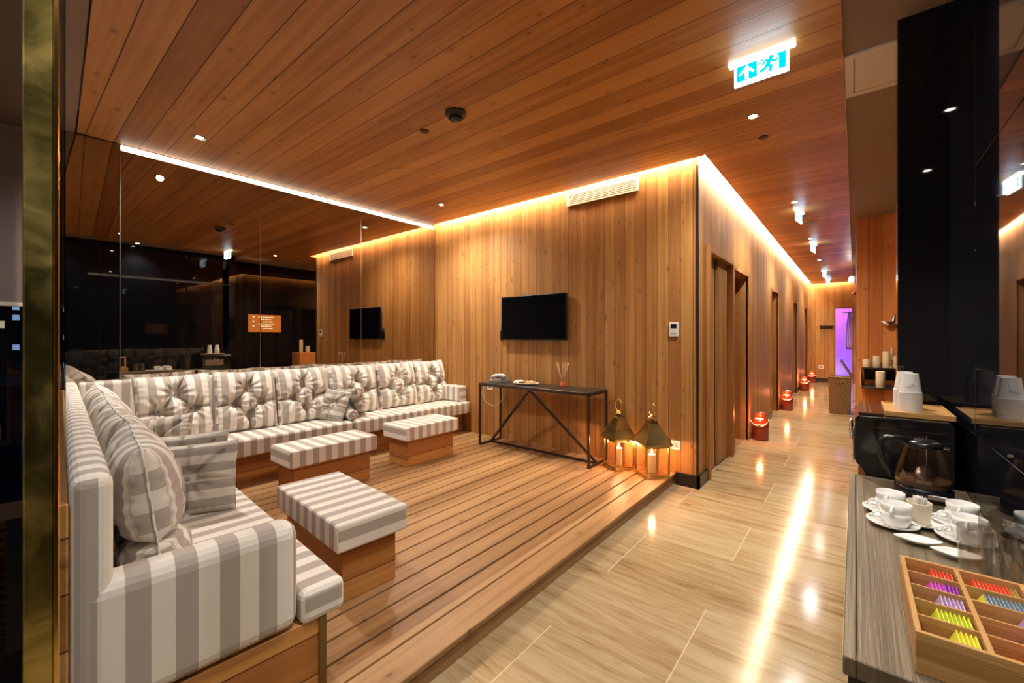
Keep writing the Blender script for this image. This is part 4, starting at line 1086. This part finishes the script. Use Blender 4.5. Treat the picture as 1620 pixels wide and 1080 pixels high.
bm = B(); tube(bm, [(cx+.008,cy-.012,Z0+.12), (cx+.010,cy-.006,Z0+.24)], .0014, 6); obj('infuser_chain', bm, 'chrome', cf, True)

# crockery
def saucer(label, x, y, group='white saucers on the counter'):
    t = thing('saucer', label, 'saucer', (x, y, CT), 0, group)
    bm = B(); lathe(bm, [(0,.004), (.030,.004), (.034,.006), (.055,.012), (.066,.018), (.067,.016), (.056,.008), (.035,.0015), (.028,0), (0,0)], 36); obj('dish', bm, 'white', t, True, world=False)
    bm = B(); tube(bm, [(-.060,.012,.018), (-.03,.030,.013), (.012,.046,.013)], [.003,.002,.002], 6); o = obj('spoon', bm, 'chrome', t, True, world=False)
    return t
def teacup(label, x, y, z, rz, handle=True, group='white cups on the counter'):
    t = thing('teacup', label, 'cup', (x, y, z), rz, group)
    r = .039; h_ = .046
    bm = B(); lathe(bm, [(0,.003), (.022,.003), (.024,0), (.027,0), (.031,.006), (.037,.020), (r,.034), (r,h_), (r-.003,h_), (r-.0035,.034), (.034,.020), (.026,.007), (0,.006)], 36); obj('bowl', bm, 'white', t, True, world=False)
    bm = B(); tube(bm, [(-r+.003,0,.038), (-r-.010,0,.040), (-r-.019,0,.034), (-r-.021,0,.025), (-r-.014,0,.014), (-.034,0,.010)], .004, 8); obj('handle', bm, 'white', t, True, world=False)
    return t
CUPS = [(.088,1.975,'back left'), (.096,1.850,'front left'), (.263,1.985,'back right'), (.258,1.845,'front right')]
for x, y, nm in CUPS:
    saucer('white saucer carrying the %s stack of cups on the counter' % nm, x, y)
    teacup('white cup at the bottom of the %s stack on its saucer' % nm, x+.008, y, CT+.0045, R(15))
    teacup('white cup on top of the %s stack' % nm, x+.009, y, CT+.0045+.027, R(75))
# sugar pot on its saucer
saucer('white saucer under the cream sugar pot', .168, 1.925)
sp = thing('sugar_pot', 'cream pot full of paper sugar sticks between the cups', 'pot', (.165, 1.925, CT+.0045))
bm = B(); lathe(bm, [(0,0), (.026,0), (.028,.003), (.0315,.066), (.0325,.070), (.030,.070), (.0285,.066), (.025,.006), (0,.005)], 32, (.165,1.925,CT+.0045)); obj('pot_body', bm, 'cream', sp, True)
pr = random.Random(5); st0 = None
for i in range(11):
    a = pr.random()*6.28; q = .016*math.sqrt(pr.random())
    if st0 is None:
        bm = B(); box(bm, -.006, .006, -.0014, .0014, 0, .082, .001, 1); o = st0 = obj('sugar_stick', bm, 'paper')
    else: o = st0.copy(); COL.objects.link(o)
    o.location = (.165+q*math.cos(a), 1.925+q*math.sin(a), CT+.0105); o.rotation_euler = (R(pr.uniform(-9,9)), R(pr.uniform(-9,9)), pr.random()*3)
    tag(o, 'white paper sugar stick standing in the cream pot', 'sugar stick', 'sugar sticks in the cream pot')
def leaf_dish(label, x, y, rz):
    bm = B(); n = 32; m = 8; rings = []
    for j in range(m+1):
        f = j/m
        ring = []
        for i in range(n):
            a = 2*PI*i/n; ca, sa = math.cos(a), math.sin(a)
            rx = .046*(abs(ca)**1.0*.25+.75)*f; ry = .031*f*(1-.18*abs(ca)**6)
            tip = .010*max(0, abs(ca)-.8)/.2*f
            ring.append(bm.verts.new(((rx+tip)*ca, ry*sa, .003+.014*f**2.5)))
        rings.append(ring)
    for a, b in zip(rings[1:], rings[2:]):
        for i in range(n): bm.faces.new((a[i], a[(i+1) % n], b[(i+1) % n], b[i]))
    bm.faces.new(rings[1]); bmesh.ops.delete(bm, geom=rings[0], context='VERTS')
    bmesh.ops.recalc_face_normals(bm, faces=bm.faces)
    bmesh.ops.solidify(bm, geom=list(bm.faces), thickness=.0028)
    o = obj('leaf_dish', bm, 'white', None, True); o.location = (x, y, CT+.0005); o.rotation_euler = (0, 0, rz)
    return tag(o, label, 'dish', 'leaf shaped dishes')
leaf_dish('white leaf shaped dish in front of the left cups', .146, 1.735, R(10))
leaf_dish('white leaf shaped dish on the right, half behind the glasses', .222, 1.690, R(4))
# tumblers
def tumbler(label, x, y):
    t = thing('drinking_glass', label, 'glass', (x, y, CT), 0, 'clear tumblers on the counter')
    bm = B(); lathe(bm, [(0,0), (.028,0), (.030,.003), (.0315,.05), (.034,.140), (.0325,.1415), (.031,.14), (.0285,.05), (.0265,.016), (.02,.012), (0,.012)], 36); obj('glass_wall', bm, 'clear', t, True, world=False)
    return t
tumbler('clear tumbler in front, behind the tea box corner', .236, 1.555)
tumbler('clear tumbler behind the front one, under the right cups', .287, 1.640)
tumbler('clear tumbler on the right against the black glass', .303, 1.535)
# ------------------------------------------------ tea box
TBX0, TBX1, TBY0, TBY1 = .087, .287, 1.072, 1.422; TZ = CT+.077
tb = thing('tea_box', 'open bamboo tea box of ten compartments at the front of the counter', 'box', (.187, 1.247, CT))
wt = .009
for a, b in ((TBY0, TBY0+wt), (TBY1-wt, TBY1)):
    bm = B(); box(bm, TBX0, TBX1, a, b, CT+.0005, TZ, .001, 1); obj('end_panel', bm, 'bamboo', tb)
for a, b in ((TBX0, TBX0+wt), (TBX1-wt, TBX1)):
    bm = B(); box(bm, a, b, TBY0+wt, TBY1-wt, CT+.0005, TZ, .001, 1); obj('side_panel', bm, 'bamboo_y', tb)
bm = B(); box(bm, TBX0+wt, TBX1-wt, TBY0+wt, TBY1-wt, CT+.001, CT+.006); obj('bottom', bm, 'bamboo', tb)
xmid = .183
bm = B(); box(bm, xmid-.004, xmid+.004, TBY0+wt, TBY1-wt, CT+.006, TZ-.001); obj('middle_divider', bm, 'bamboo_y', tb)
rowy = [TBY0+wt + (TBY1-TBY0-2*wt)*i/5 for i in range(6)]
for i in range(1, 5):
    bm = B(); box(bm, TBX0+wt, xmid-.004, rowy[i]-.002, rowy[i]+.002, CT+.006, TZ-.003); box(bm, xmid+.004, TBX1-wt, rowy[i]-.002, rowy[i]+.002, CT+.006, TZ-.003); obj('cross_divider', bm, 'bamboo', tb)
bm = B(); box(bm, TBX1+.001, TBX1+.010, TBY0, TBY1, TZ, TZ+.022); box(bm, TBX1+.001, TBX1+.010, TBY0, TBY1, TZ+.17, TZ+.19); box(bm, TBX1+.001, TBX1+.010, TBY0, TBY0+.022, TZ+.022, TZ+.17); box(bm, TBX1+.001, TBX1+.010, TBY1-.022, TBY1, TZ+.022, TZ+.17); obj('lid_frame', bm, 'bamboo_y', tb)
bm = B(); box(bm, TBX1+.004, TBX1+.007, TBY0+.022, TBY1-.022, TZ+.022, TZ+.17); obj('lid_glass', bm, 'lglass', tb)
def sachet_mat(name, c1, c2):
    t = NT(name); tc, c = t.coords()
    f = t.smooth(c['z'], .030, .038)
    t.bsdf(t.mix(f, (*c2, 1), (*c1, 1)), .35); return t.m
SM = {'red': sachet_mat('orange red sachet', (.75,.07,.02), (.80,.35,.10)), 'purple': sachet_mat('purple sachet', (.30,.02,.42), (.42,.05,.55)), 'magenta': sachet_mat('magenta sachet', (.62,.08,.55), (.70,.25,.65)),
      'lilac': sachet_mat('lilac sachet', (.50,.32,.58), (.75,.62,.35)), 'lime': sachet_mat('lime sachet', (.60,.68,.03), (.66,.72,.10)), 'yellow': sachet_mat('yellow sachet', (.80,.72,.04), (.62,.62,.06)),
      'grey': sachet_mat('blue grey sachet', (.17,.24,.32), (.28,.36,.42)), 'violet': sachet_mat('dark violet sachet', (.10,.015,.17), (.12,.02,.2)), 'brown': sachet_mat('ochre sachet', (.42,.25,.05), (.5,.3,.08)), 'scarlet': sachet_mat('scarlet sachet', (.72,.03,.02), (.75,.05,.03))}
sach = {}
def sachet(kind, x, y, label, lean=0.0, w=.050):
    if kind not in sach:
        bm = B(); box(bm, -.0012, .0012, -.029, .029, 0, .066, .0008, 1); o = obj('tea_sachet', bm, SM[kind]); sach[kind] = o
    else:
        o = sach[kind].copy(); COL.objects.link(o)
    o.location = (x, y, CT+.0065); o.rotation_euler = (0, lean, R(0))
    tag(o, label, 'tea sachet', label+' group')
    return o
def fill(kind, col, row, n, label, x0=None, dx=.0062, lean=.42):
    y = (rowy[4-row]+rowy[5-row])/2
    xe = (xmid-.036) if col == 0 else (TBX1-wt-.033)
    for i in range(n): sachet(kind, (xe if x0 is None else x0)-dx*i, y, label, lean)
fill('red', 0, 0, 6, 'orange red tea sachet in the far left compartment')
fill('purple', 0, 1, 4, 'purple tea sachet in the second left compartment')
fill('magenta', 0, 1, 4, 'magenta tea sachet in the second left compartment', x0=xmid-.036-.0062*4, lean=.5)
fill('lilac', 0, 2, 6, 'lilac tea sachet in the middle left compartment')
fill('lime', 0, 3, 8, 'lime green tea sachet in the fourth left compartment')
fill('yellow', 0, 4, 5, 'yellow tea sachet in the nearest left compartment')
fill('purple', 0, 4, 1, 'single purple tea sachet beside the yellow ones', x0=xmid-.036-.0062*5-.004, lean=.7)
fill('violet', 0, 4, 1, 'single dark violet tea sachet against the left wall of the tea box', x0=TBX0+wt+.003, lean=-.12)
fill('brown', 1, 0, 2, 'ochre tea sachet in the far right compartment')
fill('red', 1, 0, 9, 'orange red tea sachet in the far right compartment', x0=TBX1-wt-.033-.0062*2)
fill('grey', 1, 1, 10, 'blue grey tea sachet in the second right compartment')
fill('yellow', 1, 1, 1, 'single yellow tea sachet before the blue grey ones', x0=TBX1-wt-.033-.0062*10, lean=.5)
fill('lilac', 1, 2, 3, 'lilac tea sachet in the middle right compartment')
fill('magenta', 1, 3, 4, 'pink tea sachet in the fourth right compartment')
fill('scarlet', 1, 4, 5, 'scarlet tea sachet in the nearest right compartment')

# ================================================================== LIGHTS
def area(name, loc, rot, sx, sy, e, col):
    l = bpy.data.lights.new(name, 'AREA'); l.shape = 'RECTANGLE'; l.size = sx; l.size_y = sy; l.energy = e; l.color = col
    o = bpy.data.objects.new(name, l); COL.objects.link(o); o.location = loc; o.rotation_euler = rot; return o
def point(name, loc, e, col, r=.02):
    l = bpy.data.lights.new(name, 'POINT'); l.energy = e; l.color = col; l.shadow_soft_size = r
    o = bpy.data.objects.new(name, l); COL.objects.link(o); o.location = loc; return o
for x, y in ((-1.815,3.90), (-1.475,3.885)): point('lantern_flame', (x, y, DK+.255), 5, (1,.48,.24), .012)
for x, y in ((-.995,6.56), (-1.0,9.5), (-1.0,13.15), (-1.0,15.6)):
    point('jar_glow', (x+.02, y-.16, .34), 4, (1,.24,.08), .03)
area('purple_lamp', (-1.2, 17.5, 2.88), (R(40),0,0), 1.0, .5, 60, (.80,.25,1))
area('blue_lamp', (-.9, 18.3, .12), (R(150),0,0), 1.2, .3, 16, (.10,.10,1))

# world: night sky outside
w = bpy.data.worlds.new('night'); S.world = w; w.use_nodes = True
bg = w.node_tree.nodes['Background']; bg.inputs[0].default_value = (.02,.035,.09,1); bg.inputs[1].default_value = .25

# ------------------------------------------------ small pieces belong to the part they sit on
SUB = {'back_cushion': {'tuft_button': 'cover', 'piping': 'cover'}, 'throw_pillow': {'tuft_button': 'cover', 'piping': 'cover'}, 'bolster': {'end_button': 'cover'},
       'exit_sign': {'green_field': 'light_panel', 'arrow': 'light_panel', 'running_figure': 'light_panel', 'door_symbol': 'light_panel'},
       'thermostat': {'display': 'case', 'buttons': 'case'}, 'television': {'screen': 'housing', 'logo_bar': 'housing', 'sensor': 'housing'},
       'remote_control': {'buttons': 'handset'}, 'wall_socket': {'outlet': 'plate'}, 'telephone': {'keypad': 'phone_base'},
       'lantern': {'finial': 'roof', 'ridge': 'roof', 'ring_handle': 'roof', 'hook_tip': 'roof'}, 'pillar_candle': {'wick': 'wax_body', 'flame': 'wax_body'},
       'coffee_machine': {'lid_trim': 'lid', 'tap_handle': 'front_plate'}, 'carafe': {'base_label': 'warming_base', 'infuser_chain': 'infuser', 'spout': 'lid'},
       'tea_box': {'lid_glass': 'lid_frame'}, 'lantern_jar': {'neck_band': 'body', 'lit_opening': 'body'}, 'laundry_basket': {'rim': 'body', 'handle': 'body'},
       'menu_sign': {'lettering': 'board'}, 'smoke_detector': {'dome': 'base'}, 'roller_blind': {'bottom_rail': 'cloth'}, 'reed_diffuser': {'collar': 'bottle'},
       'serving_tray': {'rim': 'board'}, 'counter': {'edge_lip': 'worktop'}, 'fire_alarm': {'strobe': 'housing'}}
for root in [o for o in COL.objects if o.parent is None]:
    mp = SUB.get(root.name.split('.')[0])
    if not mp: continue
    kids = list(root.children); by = {}
    for k_ in kids: by.setdefault(k_.name.split('.')[0], k_)
    for k_ in kids:
        tgt = mp.get(k_.name.split('.')[0])
        if tgt in by: k_.parent = by[tgt]

# ================================================================== CAMERA
cam = bpy.data.cameras.new('camera'); co = bpy.data.objects.new('camera', cam); COL.objects.link(co)
co.location = (0, 0, 1.4); co.rotation_euler = (R(90), 0, R(39.21))
cam.sensor_width = 36; cam.lens = 664.3/1620*36; cam.shift_y = -8/1620; cam.clip_start = .01; cam.clip_end = 200
S.camera = co
vs = S.view_settings; vs.view_transform = 'Standard'; vs.look = 'None'; vs.gamma = 1; vs.use_curve_mapping = False; vs.exposure = 0.74
